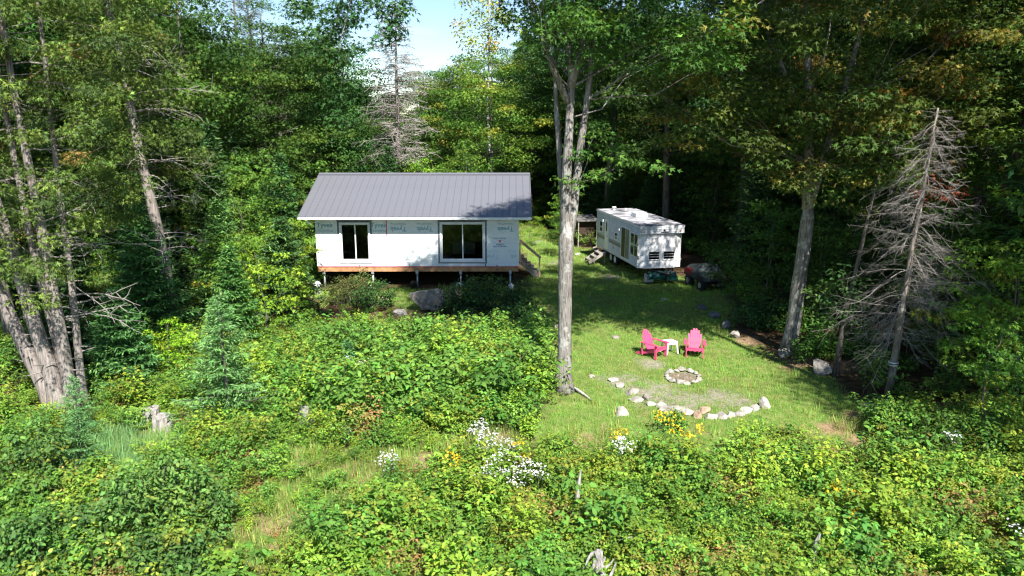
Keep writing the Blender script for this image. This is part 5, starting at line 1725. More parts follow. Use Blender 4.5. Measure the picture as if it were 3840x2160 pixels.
TREES = [
    # kind, variant, x, y, scale, rot, tint, name, label, bark
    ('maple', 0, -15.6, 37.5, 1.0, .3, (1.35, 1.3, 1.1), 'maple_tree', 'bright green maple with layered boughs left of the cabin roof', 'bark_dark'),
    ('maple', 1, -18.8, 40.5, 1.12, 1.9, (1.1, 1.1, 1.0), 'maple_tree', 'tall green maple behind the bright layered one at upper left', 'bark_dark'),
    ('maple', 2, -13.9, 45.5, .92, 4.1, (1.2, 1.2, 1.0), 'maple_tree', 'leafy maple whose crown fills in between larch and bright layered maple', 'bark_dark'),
    ('maple', 1, -22.5, 34.0, 1.1, 2.9, (1.0, 1.0, 1.0), 'maple_tree', 'shaded maple deep behind the cedars at the left edge', 'bark_dark'),
    ('aspen', 1, -10.6, 50.0, 1.0, .8, (1.25, 1.25, 1.1), 'birch_tree', 'dense small-leaved birch just behind the cabin ridge, left of the dead spruce', 'bark_dark'),
    ('aspen', 1, -12.6, 53.5, .98, 2.8, (1.5, 1.45, 1.1), 'birch_tree', 'lighter green birch peeking out left of the dense small-leaved one', 'bark_dark'),
    ('larch', 0, -18.6, 59.0, 1.0, .0, (1, 1, 1), 'larch_tree', 'tall thin blue-grey larch against the sky behind the maples', 'bark_dead'),
    ('fall', 0, -4.2, 56.0, .95, .5, (1.15, 1.15, 1.0), 'maple_tree', 'green and orange maple behind the right half of the cabin ridge', 'bark_dark'),
    ('fall', 0, -1.4, 51.0, .95, 2.2, (1.25, 1.25, 1.0), 'maple_tree', 'yellow-green maple with orange sprigs left of the big trunk', 'bark_dark'),
    ('aspen', 0, -1.9, 63.0, 1.15, 1.2, (1.1, 1.1, 1.0), 'aspen_tree', 'airy yellowing aspen against the sky left of the big trunk', 'bark_birch'),
    ('maple', 0, 1.4, 57.0, .82, 3.3, (1.35, 1.3, 1.0), 'maple_tree', 'bright green maple between the cabin gable and the big trunk', 'bark_dark'),
    ('fall', 0, -8.2, 72.0, .88, 4.2, (1.1, .95, 1.0), 'maple_tree', 'distant maple with a red-tinged top in the sky gap', 'bark_dark'),
    ('maple', 1, -6.2, 66.0, .84, 5.2, (1.25, 1.25, 1.0), 'maple_tree', 'green tree at the foot of the sky gap right of the dead spruce', 'bark_dark'),
    ('spruce', 1, -7.4, 47.0, .62, .4, (1.3, 1.3, 1.2), 'spruce_tree', 'small dark spruce just behind the cabin ridge below the dead spruce', 'bark_dark'),
    ('spruce', 0, -16.2, 47.0, .9, 1.4, (1.0, 1.05, 1.15), 'spruce_tree', 'dark spruce left of the cabin ridge, below the larch', 'bark_dark'),
    ('spruce', 1, -19.5, 30.5, 1.0, 2.0, (1, 1, 1), 'spruce_tree', 'dark spruce in deep shade behind the far left cedar', 'bark_dark'),
    ('spruce', 1, -13.9, 29.0, .72, .9, (1.0, 1.0, 1.0), 'spruce_tree', 'dark young spruce in the gap between leaning cedar and snag', 'bark_dark'),
    ('spruce', 1, -12.9, 32.2, .78, 2.9, (1.05, 1.05, 1.0), 'spruce_tree', 'dark spruce left of the cabin, behind the leaning cedar foot', 'bark_dark'),
    ('spruce', 0, -16.3, 33.0, .7, 1.9, (1.0, 1.0, 1.0), 'spruce_tree', 'dark spruce under the bright layered maple', 'bark_dark'),
    ('spruce', 1, -11.4, 37.6, .62, 4.1, (1.1, 1.1, 1.0), 'spruce_tree', 'dark spruce beside the cabin gable eave', 'bark_dark'),
    # right-hand woods; low tints put part of their shade into the leaf colour
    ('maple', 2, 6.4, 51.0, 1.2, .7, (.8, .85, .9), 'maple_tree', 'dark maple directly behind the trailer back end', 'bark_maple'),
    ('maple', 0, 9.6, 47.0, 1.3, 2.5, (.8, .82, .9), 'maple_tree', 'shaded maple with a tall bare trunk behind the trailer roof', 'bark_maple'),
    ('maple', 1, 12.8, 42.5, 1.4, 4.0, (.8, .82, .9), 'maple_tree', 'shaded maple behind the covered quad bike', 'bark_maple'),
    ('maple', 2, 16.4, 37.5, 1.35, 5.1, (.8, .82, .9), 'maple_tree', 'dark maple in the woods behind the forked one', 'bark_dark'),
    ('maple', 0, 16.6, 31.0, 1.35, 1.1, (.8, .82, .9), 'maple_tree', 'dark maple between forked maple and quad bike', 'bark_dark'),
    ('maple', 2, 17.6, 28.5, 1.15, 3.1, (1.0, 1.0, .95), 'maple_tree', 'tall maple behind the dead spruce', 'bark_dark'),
    ('fall', 0, 15.4, 23.8, 1.15, .9, (1.1, 1.1, 1.0), 'maple_tree', 'yellowing maple whose crown arches over the dead spruce', 'bark_dark'),
    ('maple', 1, 3.6, 58.0, 1.1, 5.6, (1.1, 1.1, 1.0), 'maple_tree', 'maple far behind the shed seen right of the big trunk', 'bark_dark'),
    ('spruce', 0, 15.9, 21.2, 1.05, .5, (1.2, 1.25, 1.15), 'hemlock_tree', 'dark layered hemlock at the right edge of the view', 'bark_dark'),
    ('spruce', 1, 18.5, 24.0, 1.1, 2.5, (1.0, 1.05, 1.0), 'hemlock_tree', 'shaded hemlock deeper in the woods behind the right-edge one', 'bark_dark'),
    ('spruce', 1, 11.8, 36.8, .72, 1.0, (.9, .95, .95), 'spruce_tree', 'dark young spruce in the shade right of the quad bike', 'bark_dark'),
    ('spruce', 0, 4.9, 53.0, .7, 2.0, (1.0, 1.0, 1.0), 'spruce_tree', 'dark spruce behind the wood shed', 'bark_dark'),
    ('maple', 1, 20.0, 17.0, 1.2, 2.2, (1.0, 1.0, 1.0), 'maple_tree', 'large maple just outside the right edge, shading the woods', 'bark_dark'),
    ('maple', 2, 18.4, 11.5, 1.1, .4, (1.0, 1.0, 1.0), 'maple_tree', 'large maple beside the shore, beyond the right edge', 'bark_dark'),
    ('maple', 0, 24.0, 13.0, 1.2, 1.4, (1.0, 1.0, 1.0), 'maple_tree', 'maple farther beyond the right edge behind the shore one', 'bark_dark'),
]
for kind, v, x, y, s, rz, tint, nm, lb_, bk in TREES:
    tree_thing(nm, ME[kind, v], G(x, y, -.05), lb_, 'tree', 'forest trees round the clearing', rz, s, tint, mats=(bk, 'needle' if kind in ('spruce', 'larch') else 'leaf'))

# dead spruce behind the cabin and a snag in the sky
r_ = rg(41)
md, td = dead_conifer(r_, 14.8, .24, 2.9, .30, 230, (.1, 0), .18, 14, .45, True, 2.8)
d2 = empty('dead_spruce', G(-7.3, 49.2), 0, 'tall grey-brown dead spruce with fine bare branches behind the cabin ridge', 'dead tree')
link('trunk', md.mesh('dead_trunk', True), M['bark_dead'], d2); link('branches', td.mesh('dead_branches'), M['twig_dead'], d2)['kind'] = 'stuff'
r_ = rg(42)
md, td = dead_conifer(r_, 18.0, .30, 2.6, .72, 40, (.2, 0), -.35, 5, .4, True, 2.5)
d3 = empty('dead_snag', G(-21.3, 61.0), 0, 'pale dead snag top with crooked bare limbs against the sky at upper left', 'dead tree')
link('trunk', md.mesh('dead_trunk', True), M['bark_dead'], d3); link('branches', td.mesh('dead_branches'), M['twig_dead'], d3)['kind'] = 'stuff'

YOUNG = [
    ('fir', 0, -7.5, 18.9, 1.0, .2, (1.2, 1.2, 1.1), 'fir_tree', 'slender pale young fir standing alone in the brush left of the cabin'),
    ('fir', 1, -9.6, 25.2, .82, 1.0, (1.8, 1.7, 1.2), 'fir_tree', 'taller young fir behind the slender pale one'),
    ('fir', 2, -11.6, 21.6, 1.08, 2.0, (1.5, 1.5, 1.3), 'fir_tree', 'bushy dark young fir right of the cedar trunks'),
    ('fir', 1, -12.7, 25.9, 1.15, 3.0, (1.5, 1.5, 1.2), 'fir_tree', 'dense dark fir behind the bushy one beside the cedars'),
    ('fir', 1, -10.9, 28.4, 1.1, 4.0, (1.6, 1.55, 1.2), 'fir_tree', 'dense dark fir below the leaning cedar'),
    ('fir', 2, -9.5, 30.6, 1.4, 5.0, (1.15, 1.15, 1.05), 'fir_tree', 'dark bushy fir beside the cabin front corner'),
    ('sap', 0, -10.0, 27.3, .95, 1.2, (1.2, 1.1, .9), 'maple_sapling', 'bright yellow-green sapling in front of the cabin corner fir'),
    ('sap', 1, -11.9, 30.4, 1.1, 2.2, (1.0, 1.0, .9), 'maple_sapling', 'bright sapling between leaning cedar and cabin'),
    ('sap', 1, -8.2, 28.2, .9, 3.2, (1.4, 1.3, .9), 'yellow_sapling', 'low yellow-green sapling in front of the cabin corner'),
    ('sap', 0, -13.3, 34.5, 1.3, .8, (1.0, 1.0, .95), 'maple_sapling', 'tall bright sapling under the bright layered maple'),
    ('fir', 0, -8.4, 20.8, .8, .7, (1.0, 1.0, 1.0), 'fir_tree', 'thin young fir just left of the slender pale one'),
    ('fir', 2, -13.9, 22.6, 1.1, 1.7, (1.0, 1.0, 1.0), 'fir_tree', 'shaded young fir behind the cedar trunks'),
    ('fir', 2, -5.0, 22.1, .5, .2, (2.0, 2.0, 2.1), 'pine_sapling', 'little pale blue-green pine in the middle brush'),
    ('fir', 0, -9.5, 15.6, .55, 2.4, (1.25, 1.3, 1.3), 'fir_tree', 'knee-high pale fir in the near left brush'),
    ('fir', 0, -10.9, 17.9, .5, 3.4, (1.2, 1.3, 1.3), 'fir_tree', 'small pale fir in front of the cedar foot'),
    ('sap', 0, -12.2, 32.6, 1.1, .4, (1.0, 1.0, 1.0), 'maple_sapling', 'bright maple sapling left of the cabin, nearest the dark firs'),
    ('sap', 2, -12.6, 36.2, 1.1, 1.4, (1.1, 1.1, 1.0), 'maple_sapling', 'leafy sapling beside the cabin eave'),
    ('sap', 1, -10.3, 33.5, 1.1, 2.4, (1.6, 1.4, .9), 'yellow_sapling', 'yellow-green sapling just left of the cabin corner'),
    ('sap', 2, -13.8, 36.0, 1.0, 3.1, (1.2, 1.2, 1.0), 'maple_sapling', 'sapling behind the bright one left of the cabin'),
    ('sap', 1, -9.0, 26.6, 1.1, 5.1, (1.6, 1.45, .9), 'yellow_sapling', 'yellow-green sapling between the firs and the cabin'),
    ('sap', 1, -10.6, 22.6, .62, 4.2, (2.0, 1.75, .7), 'yellow_shrub', 'bright yellow-green shrub right of the bushy dark fir'),
    ('sap', 0, 12.7, 19.4, 1.1, .2, (1.2, 1.2, 1.0), 'maple_sapling', 'bright maple sapling at the right edge, lit by the sun'),
    ('sap', 2, 13.9, 19.8, 1.05, 1.4, (1.3, 1.3, 1.0), 'maple_sapling', 'taller bright sapling at the very right edge'),
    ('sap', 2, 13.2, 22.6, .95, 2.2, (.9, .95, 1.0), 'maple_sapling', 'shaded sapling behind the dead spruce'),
    ('sap', 0, 11.7, 17.3, .75, 3.3, (1.0, 1.05, 1.0), 'maple_sapling', 'low maple sapling below the right-edge ones'),
    ('sap', 2, 10.4, 30.6, .8, 4.4, (.8, .85, 1.0), 'maple_sapling', 'dark sapling in the shade behind the forked maple'),  # dark tints here and nearby paint the shade into the sapling leaves
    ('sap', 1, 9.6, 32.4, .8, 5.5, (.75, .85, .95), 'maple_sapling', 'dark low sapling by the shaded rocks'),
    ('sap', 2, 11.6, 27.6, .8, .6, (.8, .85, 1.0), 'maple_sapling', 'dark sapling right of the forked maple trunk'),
    ('sap', 0, 3.4, 48.8, .8, .9, (1.1, 1.1, 1.0), 'maple_sapling', 'sapling at the bend of the track behind the big trunk'),
    ('sap', 1, 1.2, 46.8, .62, 1.9, (1.5, 1.3, .9), 'yellow_shrub', 'yellow-green shrub by the track beyond the wooden steps'),
    ('sap', 2, 2.9, 43.2, .6, 2.9, (1.2, 1.2, 1.0), 'maple_sapling', 'small bright sapling left of the trailer'),
    ('sap', 2, -3.0, 46.5, 1.1, 3.9, (1.3, 1.25, 1.0), 'maple_sapling', 'bright sapling behind the right half of the cabin roof'),
    ('sap', 0, -5.2, 48.5, 1.25, 4.9, (1.35, 1.3, 1.0), 'maple_sapling', 'bright sapling behind the middle of the cabin roof'),
    ('sap', 2, -12.4, 46.0, 1.2, 5.9, (1.1, 1.1, 1.0), 'maple_sapling', 'leafy sapling behind the left end of the cabin roof'),
]
for kind, v, x, y, s, rz, tint, nm, lb_ in YOUNG:
    tree_thing(nm, ME[kind, v], G(x, y, -.03), lb_, 'shrub' if 'shrub' in nm else 'sapling' if 'sapling' in nm else 'tree', 'young trees round the clearing', rz, s, tint, parts=('trunk', 'crown'), mats=('bark_dark', 'needle' if kind == 'fir' else 'leaf'))


# ------------------------------------------------------------------ single shrubs
def shrub(loc, rad, h, label, palette, seed, n=40, per=60, size=.09, tm='oval', name='leafy_shrub', cat='shrub', group='shrubs in the clearing'):
    r_ = rg(seed)
    lb, mb = LB(), MB()
    C = []
    for k in range(n):
        a = r_.uniform(0, 6.28); d = r_.random() ** .5
        top = h * (1 - .6 * d ** 2.2)
        C.append((rad[0] * d * math.cos(a), rad[1] * d * math.sin(a), top * r_.uniform(.35, 1.0)))
    C = np.array(C)
    clump_leaves(lb, r_, C, r_.uniform(.18, .36, n) * (h / 1.3) ** .5, per, size, palette, tm, .7, .7, .35)
    for p in C:
        limb(mb, r_, (p[0] * .15, p[1] * .15, 0), p * np.array([1, 1, 1]), .014, .004, 4, .08, 4)
    t = empty(name, G(*loc), 0, label, cat, group)
    link('stems', mb.mesh('shrub_stems'), M['bark_dark'], t)['kind'] = 'stuff'
    link('foliage', lb.mesh('shrub_foliage'), M['leaf'], t)['kind'] = 'stuff'
    return t


G_ALDER = [((.07, .145, .034), 5), ((.095, .185, .042), 4), ((.14, .225, .045), 2), ((.22, .26, .04), .4)]
G_OLIVE = [((.09, .12, .035), 4), ((.13, .15, .045), 3), ((.16, .12, .05), 1.5), ((.07, .11, .03), 3)]
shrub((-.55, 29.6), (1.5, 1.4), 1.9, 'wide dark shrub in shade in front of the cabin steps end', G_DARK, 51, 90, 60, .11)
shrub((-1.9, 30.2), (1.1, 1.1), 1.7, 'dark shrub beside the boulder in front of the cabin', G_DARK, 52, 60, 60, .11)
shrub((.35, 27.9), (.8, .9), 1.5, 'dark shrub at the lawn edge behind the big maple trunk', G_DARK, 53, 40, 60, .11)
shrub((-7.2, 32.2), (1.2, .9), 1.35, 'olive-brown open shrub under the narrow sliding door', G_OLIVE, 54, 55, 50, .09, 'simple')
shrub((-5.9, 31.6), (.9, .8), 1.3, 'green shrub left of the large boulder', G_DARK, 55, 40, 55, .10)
shrub((-6.9, 34.1), (.6, .4), 1.2, 'thin shrub against the cabin piles under the narrow sliding door', G_OLIVE, 56, 22, 36, .09, 'simple')
shrub((-7.0, 13.6), (1.35, 1.3), 1.9, 'big dark alder bush with round leaves in the near left brush', G_ALDER, 57, 100, 70, .10)
shrub((-8.6, 12.6), (1.1, 1.1), 1.5, 'dark alder bush at the lower left corner', G_ALDER, 58, 70, 70, .10)
shrub((-10.4, 15.4), (.9, 1.1), 2.0, 'dark shrub at the left edge below the cedars', G_ALDER, 59, 60, 60, .10)
shrub((-6.2, 12.0), (1.0, .9), 1.2, 'alder bush low in front of the big dark one', G_ALDER, 60, 55, 70, .10)
shrub((10.2, 17.0), (1.0, .9), 1.3, 'green shrub in front of the dead spruce foot', G_MAPLE, 61, 50, 60, .11)
shrub((9.9, 18.1), (.7, .6), 1.25, 'lit leafy shrub beside the long grey rock', G_BRIGHT, 62, 36, 55, .11)
shrub((11.0, 24.6), (.7, .5), .8, 'low green shrub behind the large grey rock', G_MAPLE, 63, 26, 45, .10)
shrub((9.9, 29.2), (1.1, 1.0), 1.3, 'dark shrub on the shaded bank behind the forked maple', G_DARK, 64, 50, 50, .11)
shrub((4.15, 18.75), (.45, .35), .6, 'small green shrub growing against the stone edging', G_BRIGHT, 65, 18, 45, .08)
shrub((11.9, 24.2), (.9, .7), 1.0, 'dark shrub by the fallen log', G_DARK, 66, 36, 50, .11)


# ------------------------------------------------------------------ mass planting by points
def scatter(name, label, pts, rots, scl, idx, protos, kind='stuff'):
    """protos: list of (mesh, materials); one object whose points carry the plants"""
    col = bpy.data.collections.new(name + '_kinds')
    for k, (me, mats) in enumerate(protos):
        if not me.materials:
            for m_ in mats: me.materials.append(m_)
        ob = bpy.data.objects.new(f'{name}_kind_{k:02d}', me)
        col.objects.link(ob)
    me = bpy.data.meshes.new(name)
    n = len(pts)
    me.vertices.add(n); me.vertices.foreach_set('co', np.asarray(pts, np.float32).ravel())
    a = me.attributes.new('rot', 'FLOAT_VECTOR', 'POINT'); a.data.foreach_set('vector', np.asarray(rots, np.float32).ravel())
    a = me.attributes.new('scl', 'FLOAT', 'POINT'); a.data.foreach_set('value', np.asarray(scl, np.float32))
    a = me.attributes.new('idx', 'INT', 'POINT'); a.data.foreach_set('value', np.asarray(idx, np.int32))
    me.update()
    o = link(name, me)
    ng = bpy.data.node_groups.new(name + '_plant', 'GeometryNodeTree')
    ng.interface.new_socket('Geometry', in_out='INPUT', socket_type='NodeSocketGeometry')
    ng.interface.new_socket('Geometry', in_out='OUTPUT', socket_type='NodeSocketGeometry')
    N, L = ng.nodes, ng.links
    gi, go = N.new('NodeGroupInput'), N.new('NodeGroupOutput')
    ci = N.new('GeometryNodeCollectionInfo'); ci.inputs['Collection'].default_value = col
    ci.inputs['Separate Children'].default_value = True; ci.inputs['Reset Children'].default_value = True
    ip = N.new('GeometryNodeInstanceOnPoints'); ip.inputs['Pick Instance'].default_value = True

    def attr(nm, t):
        q = N.new('GeometryNodeInputNamedAttribute'); q.data_type = t; q.inputs['Name'].default_value = nm
        return q.outputs['Attribute']
    L.new(gi.outputs[0], ip.inputs['Points']); L.new(ci.outputs[0], ip.inputs['Instance'])
    L.new(attr('idx', 'INT'), ip.inputs['Instance Index'])
    er = N.new('FunctionNodeEulerToRotation'); L.new(attr('rot', 'FLOAT_VECTOR'), er.inputs[0]); L.new(er.outputs[0], ip.inputs['Rotation'])
    L.new(attr('scl', 'FLOAT'), ip.inputs['Scale'])
    L.new(ip.outputs['Instances'], go.inputs[0])
    md = o.modifiers.new('plants', 'NODES'); md.node_group = ng
    tag(o, label, None, None, kind)
    return o


def bramble(seed, stems, hgt, spread, leaf, palette, leaflets=3, tm='oval', step=.085, upright=.5):
    """arching canes with compound leaves"""
    r_ = rg(seed)
    lb, mb = LB(), MB()
    P, N, D, S, C = [], [], [], [], []
    for s in range(stems):
        a = r_.uniform(0, 6.28); L = hgt * r_.uniform(.65, 1.15); sp = spread * r_.uniform(.3, 1.1)
        n = max(5, int(L / step))
        t = np.linspace(0, 1, n)
        hd = np.array([math.cos(a), math.sin(a), 0])
        pos = np.outer(sp * t ** 1.6, hd) + np.outer(L * (t - (1 - upright) * .35 * t ** 3), [0, 0, 1]) + np.array([r_.normal(0, .06), r_.normal(0, .06), 0])
        mb.tube([tuple(pos[0]), tuple(pos[n // 2]), tuple(pos[-1])], [.008, .006, .003], 3, cap=False)
        cb = pick(r_, palette, 1)[0] * np.exp(r_.normal(0, .15))
        for k in range(1, n):
            if t[k] < .25: continue
            b = r_.uniform(0, 6.28)
            for _ in range(2):
                b += 2.6 + r_.normal(0, .4)
                pd = np.array([math.cos(b), math.sin(b), r_.uniform(.0, .5)])
                ln = r_.uniform(.06, .15) * (1.25 - .4 * t[k])
                tip = pos[k] + pd * ln
                for q in range(leaflets):
                    off = (q - (leaflets - 1) / 2) * (1.05 if leaflets == 3 else .7)
                    dv = np.array([math.cos(b + off), math.sin(b + off), -.25 + r_.normal(0, .18)])
                    P.append(tip - np.array([0, 0, 0]) + (dv * .02)); D.append(dv)
                    N.append(np.array([0, 0, 1.0]) + dv * .1 + r_.normal(0, .3, 3)); S.append(leaf * r_.uniform(.75, 1.25)); C.append(cb)
    lb.leaves(np.array(P), np.array(N), np.array(D), np.array(S), jitter(r_, np.array(C), .16, .07), tm)
    lb.wood(mb)
    return lb.mesh(f'bramble_{seed}')


def grass_tuft(seed, n, h, spread, palette, wid=1.0, lean=.5):
    r_ = rg(seed)
    lb = LB()
    a = r_.uniform(0, 6.28, n); d = spread * r_.random(n) ** .6
    P = np.stack([np.cos(a) * d, np.sin(a) * d, np.full(n, -.01)], -1)
    b = r_.uniform(0, 6.28, n); ln = lean * r_.random(n)
    D = np.stack([np.cos(b) * ln, np.sin(b) * ln, np.ones(n)], -1)
    N = np.stack([np.cos(b), np.sin(b), -.2 * np.ones(n)], -1) + r_.normal(0, .3, (n, 3))
    lb.leaves(P, N, D, h * r_.uniform(.5, 1.2, n), jitter(r_, pick(r_, palette, n), .16, .07), 'blade', wid)
    return lb.mesh(f'tuft_{seed}')


def fern(seed, fronds=9, L=.6):
    r_ = rg(seed)
    lb = LB(); P, N, D, S, C = [], [], [], [], []
    for k in range(fronds):
        a = 6.28 * k / fronds + r_.normal(0, .2); hd = np.array([math.cos(a), math.sin(a), 0]); sd = np.array([-hd[1], hd[0], 0])
        n = 14
        for q in range(n):
            t = (q + 1) / n
            p = hd * L * t * .8 + np.array([0, 0, L * (1.1 * t - .75 * t * t)])
            for s in (-1, 1):
                P.append(p); D.append(sd * s + hd * .45 + np.array([0, 0, -.15])); N.append(np.array([0, 0, 1.0]) - hd * .3 * t + r_.normal(0, .12, 3)); S.append(.24 * L * (1 - t) ** .7 * min(1, t * 3.5) + .02); C.append((.15, .25, .035))
    lb.leaves(np.array(P), np.array(N), np.array(D), np.array(S), jitter(r_, np.array(C), .12, .06), 'simple', .6)
    return lb.mesh(f'fern_{seed}')


G_RASP = [((.125, .23, .03), 5), ((.165, .27, .035), 4), ((.085, .175, .028), 2.5), ((.22, .25, .035), 1.0)]
G_DEEP = [((.07, .165, .03), 5), ((.095, .205, .034), 4), ((.13, .24, .04), 2)]
G_LIME = [((.175, .275, .032), 5), ((.23, .30, .036), 3), ((.13, .24, .03), 2)]
G_BROWN = [((.23, .21, .06), 4), ((.30, .19, .075), 3), ((.16, .21, .04), 3), ((.33, .15, .08), 1)]
LEAFM = [M['brush_leaf'], M['stem']]
BR = [bramble(61, 11, .95, .55, .074, G_RASP, step=.066), bramble(62, 10, .85, .5, .084, G_DEEP, step=.07), bramble(63, 11, .7, .45, .064, G_LIME, step=.058), bramble(64, 10, .7, .5, .06, G_BROWN, step=.06),
      bramble(65, 8, 1.15, .5, .10, G_DEEP, 1, 'oval', .05, .7), bramble(66, 11, .6, .45, .066, G_RASP, 3, step=.056), bramble(67, 9, 1.0, .6, .078, G_RASP, 5, step=.075), fern(68), bramble(69, 12, 1.05, .35, .10, G_LIME, 1, 'simple', .035, .9)]
BRP = [(m_, LEAFM) for m_ in BR]

G_GRASS = [((.085, .17, .03), 5), ((.125, .21, .038), 4), ((.19, .22, .06), 1.6), ((.27, .22, .10), .8)]
G_STRAW = [((.10, .15, .032), 4), ((.14, .145, .05), 3), ((.20, .155, .08), 2)]
G_BLUE = [((.085, .165, .06), 4), ((.11, .19, .075), 3), ((.10, .16, .04), 2)]


def noise2(x, y, s=1.0, o=0.0):
    return (np.sin(x * 1.7 * s + o) * np.sin(y * 1.9 * s + 1.3 + o) + .6 * np.sin(x * 3.9 * s + y * 2.7 * s + 2 * o) + .4 * np.sin(x * 6.1 * s - y * 7.3 * s + o)) / 2.0


def gridpts(r_, x0, x1, y0, y1, step):
    xs = np.arange(x0, x1, step); ys = np.arange(y0, y1, step)
    X, Y = np.meshgrid(xs, ys)
    X = X.ravel() + r_.uniform(-.5, .5, X.size) * step; Y = Y.ravel() + r_.uniform(-.5, .5, Y.size) * step
    return X, Y


def brush():
    r_ = rg(81)
    X, Y = gridpts(r_, -14, 14, 7.5, 31, .36)
    lw = in_poly(X, Y, LAWN)
    straw = spots(X, Y, STRAW); dens = np.ones(len(X))
    near = Y < 17.7 - .0 * X
    mid = (X > -8.6) & (X < np.where(Y < 20.0, .55, 1.05) + .15 * np.sin(Y * 1.7)) & (Y < 32.6 + .6 * np.sin(X * 1.3)) & ~((np.abs(X + 3.3) < 1.3) & (Y > 29))
    left = (X <= -6.5) & (Y < 30)
    right = (X > 9.6) & (Y < 19.5 - .15 * (X - 9.6))
    ok = (near | mid | left | right)
    # the mown edge in front of the stones stays open
    ok &= ~((X > 1.3) & (X < 9.3) & (Y > 17.4 + .25 * np.sin(X * 2.1)))
    ok &= ~lw | ((X < 1.15) & (Y < 33))
    ok &= straw < .35
    ok &= (Y < 29) | (r_.random(len(X)) < .5)
    ok &= ~((np.hypot(X + 12.5, Y - 20) < .8))
    # a grassy gap winding through the lower left and a long-grass patch by the cedars
    path = np.minimum.reduce([np.hypot(X - a, (Y - b)) for a, b in ((-4.8, 13.0), (-4.9, 14.4), (-4.6, 15.6), (-3.7, 16.3), (-2.6, 16.8), (-1.4, 17.4), (-.4, 18.0), (-5.0, 17.2), (-5.6, 18.6), (-6.4, 19.4))])
    ok &= (path > .5) | (r_.random(len(X)) < .3)
    lg = (np.abs((X + 9.6) / 1.5) ** 2 + np.abs((Y - 17.3) / 1.5) ** 2) < 1
    ok &= ~lg | (r_.random(len(X)) < .1)
    ok &= ~((X < -11.5) & (Y > 22)) | (r_.random(len(X)) < .5)
    ok &= r_.random(len(X)) < (.93 + .0 * X)
    X, Y = X[ok], Y[ok]; n = len(X)
    nz = noise2(X, Y, .55, 1.0) + r_.normal(0, .25, n)
    nz2 = noise2(X, Y, .8, 4.0) + r_.normal(0, .2, n)
    idx = np.zeros(n, int)
    idx[nz > .25] = 1; idx[nz < -.3] = 5; idx[nz2 > .5] = 2; idx[nz2 < -.5] = 3; idx[(nz > .1) & (nz2 > .1) & (nz2 < .45)] = 6
    idx[(r_.random(n) < .10)] = 4; idx[(r_.random(n) < .09)] = 8; idx[(r_.random(n) < .05)] = 2
    m_ = (X < 1.2) & (Y > 18.5) & (X > -6.5)
    idx[m_ & (idx == 3)] = 1; idx[m_ & (r_.random(n) < .5)] = 1
    idx[m_ & (r_.random(n) < .15)] = 4
    fr = (X < -8) & (Y > 18) & (Y < 22); idx[fr & (r_.random(n) < .6)] = 7
    idx[(X < -6) & (Y > 22) & (r_.random(n) < .3)] = 7
    s = r_.uniform(.62, 1.22, n) * (1 + .48 * noise2(X, Y, .8, 2.2))
    s = s * (1 + .5 * sm(-8.5, -5.0, X) * sm(17.0, 20.0, Y) * (X < 1.4))
    s = np.minimum(s, np.maximum(.35, (7.9 - .262 * Y)) * r_.uniform(.55, 1.5, n))
    s = np.where((path[ok] if False else np.minimum.reduce([np.hypot(X - a, Y - b) for a, b in ((-4.8, 13.0), (-4.9, 14.4), (-4.6, 15.6), (-3.7, 16.3), (-2.6, 16.8), (-1.4, 17.4))])) < 1.4, s * .6, s)
    s = np.where((X > -.3) & (X < 2.2) & (Y > 16.2) & (Y < 20.3), s * .62, s)
    s = np.where((X > 1.3) & (Y > 16.4), s * .85, s)
    s = np.where((X < -5) & (Y < 20), s * .85, s)
    rot = np.stack([r_.normal(0, .1, n), r_.normal(0, .1, n), r_.uniform(0, 6.28, n)], -1)
    scatter('undergrowth', 'dense brambles, seedlings and ferns covering the slope in front', np.stack([X, Y, gz(X, Y) - .02], -1), rot, s, idx, BRP)
    # woodland floor plants, sparse
    X, Y = gridpts(r_, -30, 30, 20, 62, .8)
    lw = lawn_mask(X, Y) > 0
    ok = ~lw & ~((X > -9.8) & (X < 1.6) & (Y < 45)) & ~((X > 5) & (X < 11) & (Y > 36) & (Y < 45)) & ((X < -9.5) | (X > 9.3) | (Y > 46)) & ~((X > 4.2) & (X < 9.5) & (Y > 19) & (Y < 32))
    ok &= r_.random(len(X)) < .75
    ok &= ~((np.hypot(X + 12.5, Y - 20) < .9)) & ~((X > 2.8) & (X < 6) & (Y > 44) & (Y < 48))
    X, Y = X[ok], Y[ok]; n = len(X)
    idx = r_.choice([1, 4, 7, 6, 0], n, p=[.35, .25, .2, .1, .1])
    rot = np.stack([r_.normal(0, .1, n), r_.normal(0, .1, n), r_.uniform(0, 6.28, n)], -1)
    scatter('woodland_undergrowth', 'low leafy plants on the shaded forest floor', np.stack([X, Y, gz(X, Y) - .02], -1), rot, r_.uniform(.8, 1.5, n), idx, [(m_, LEAFM) for m_ in BR])


brush()


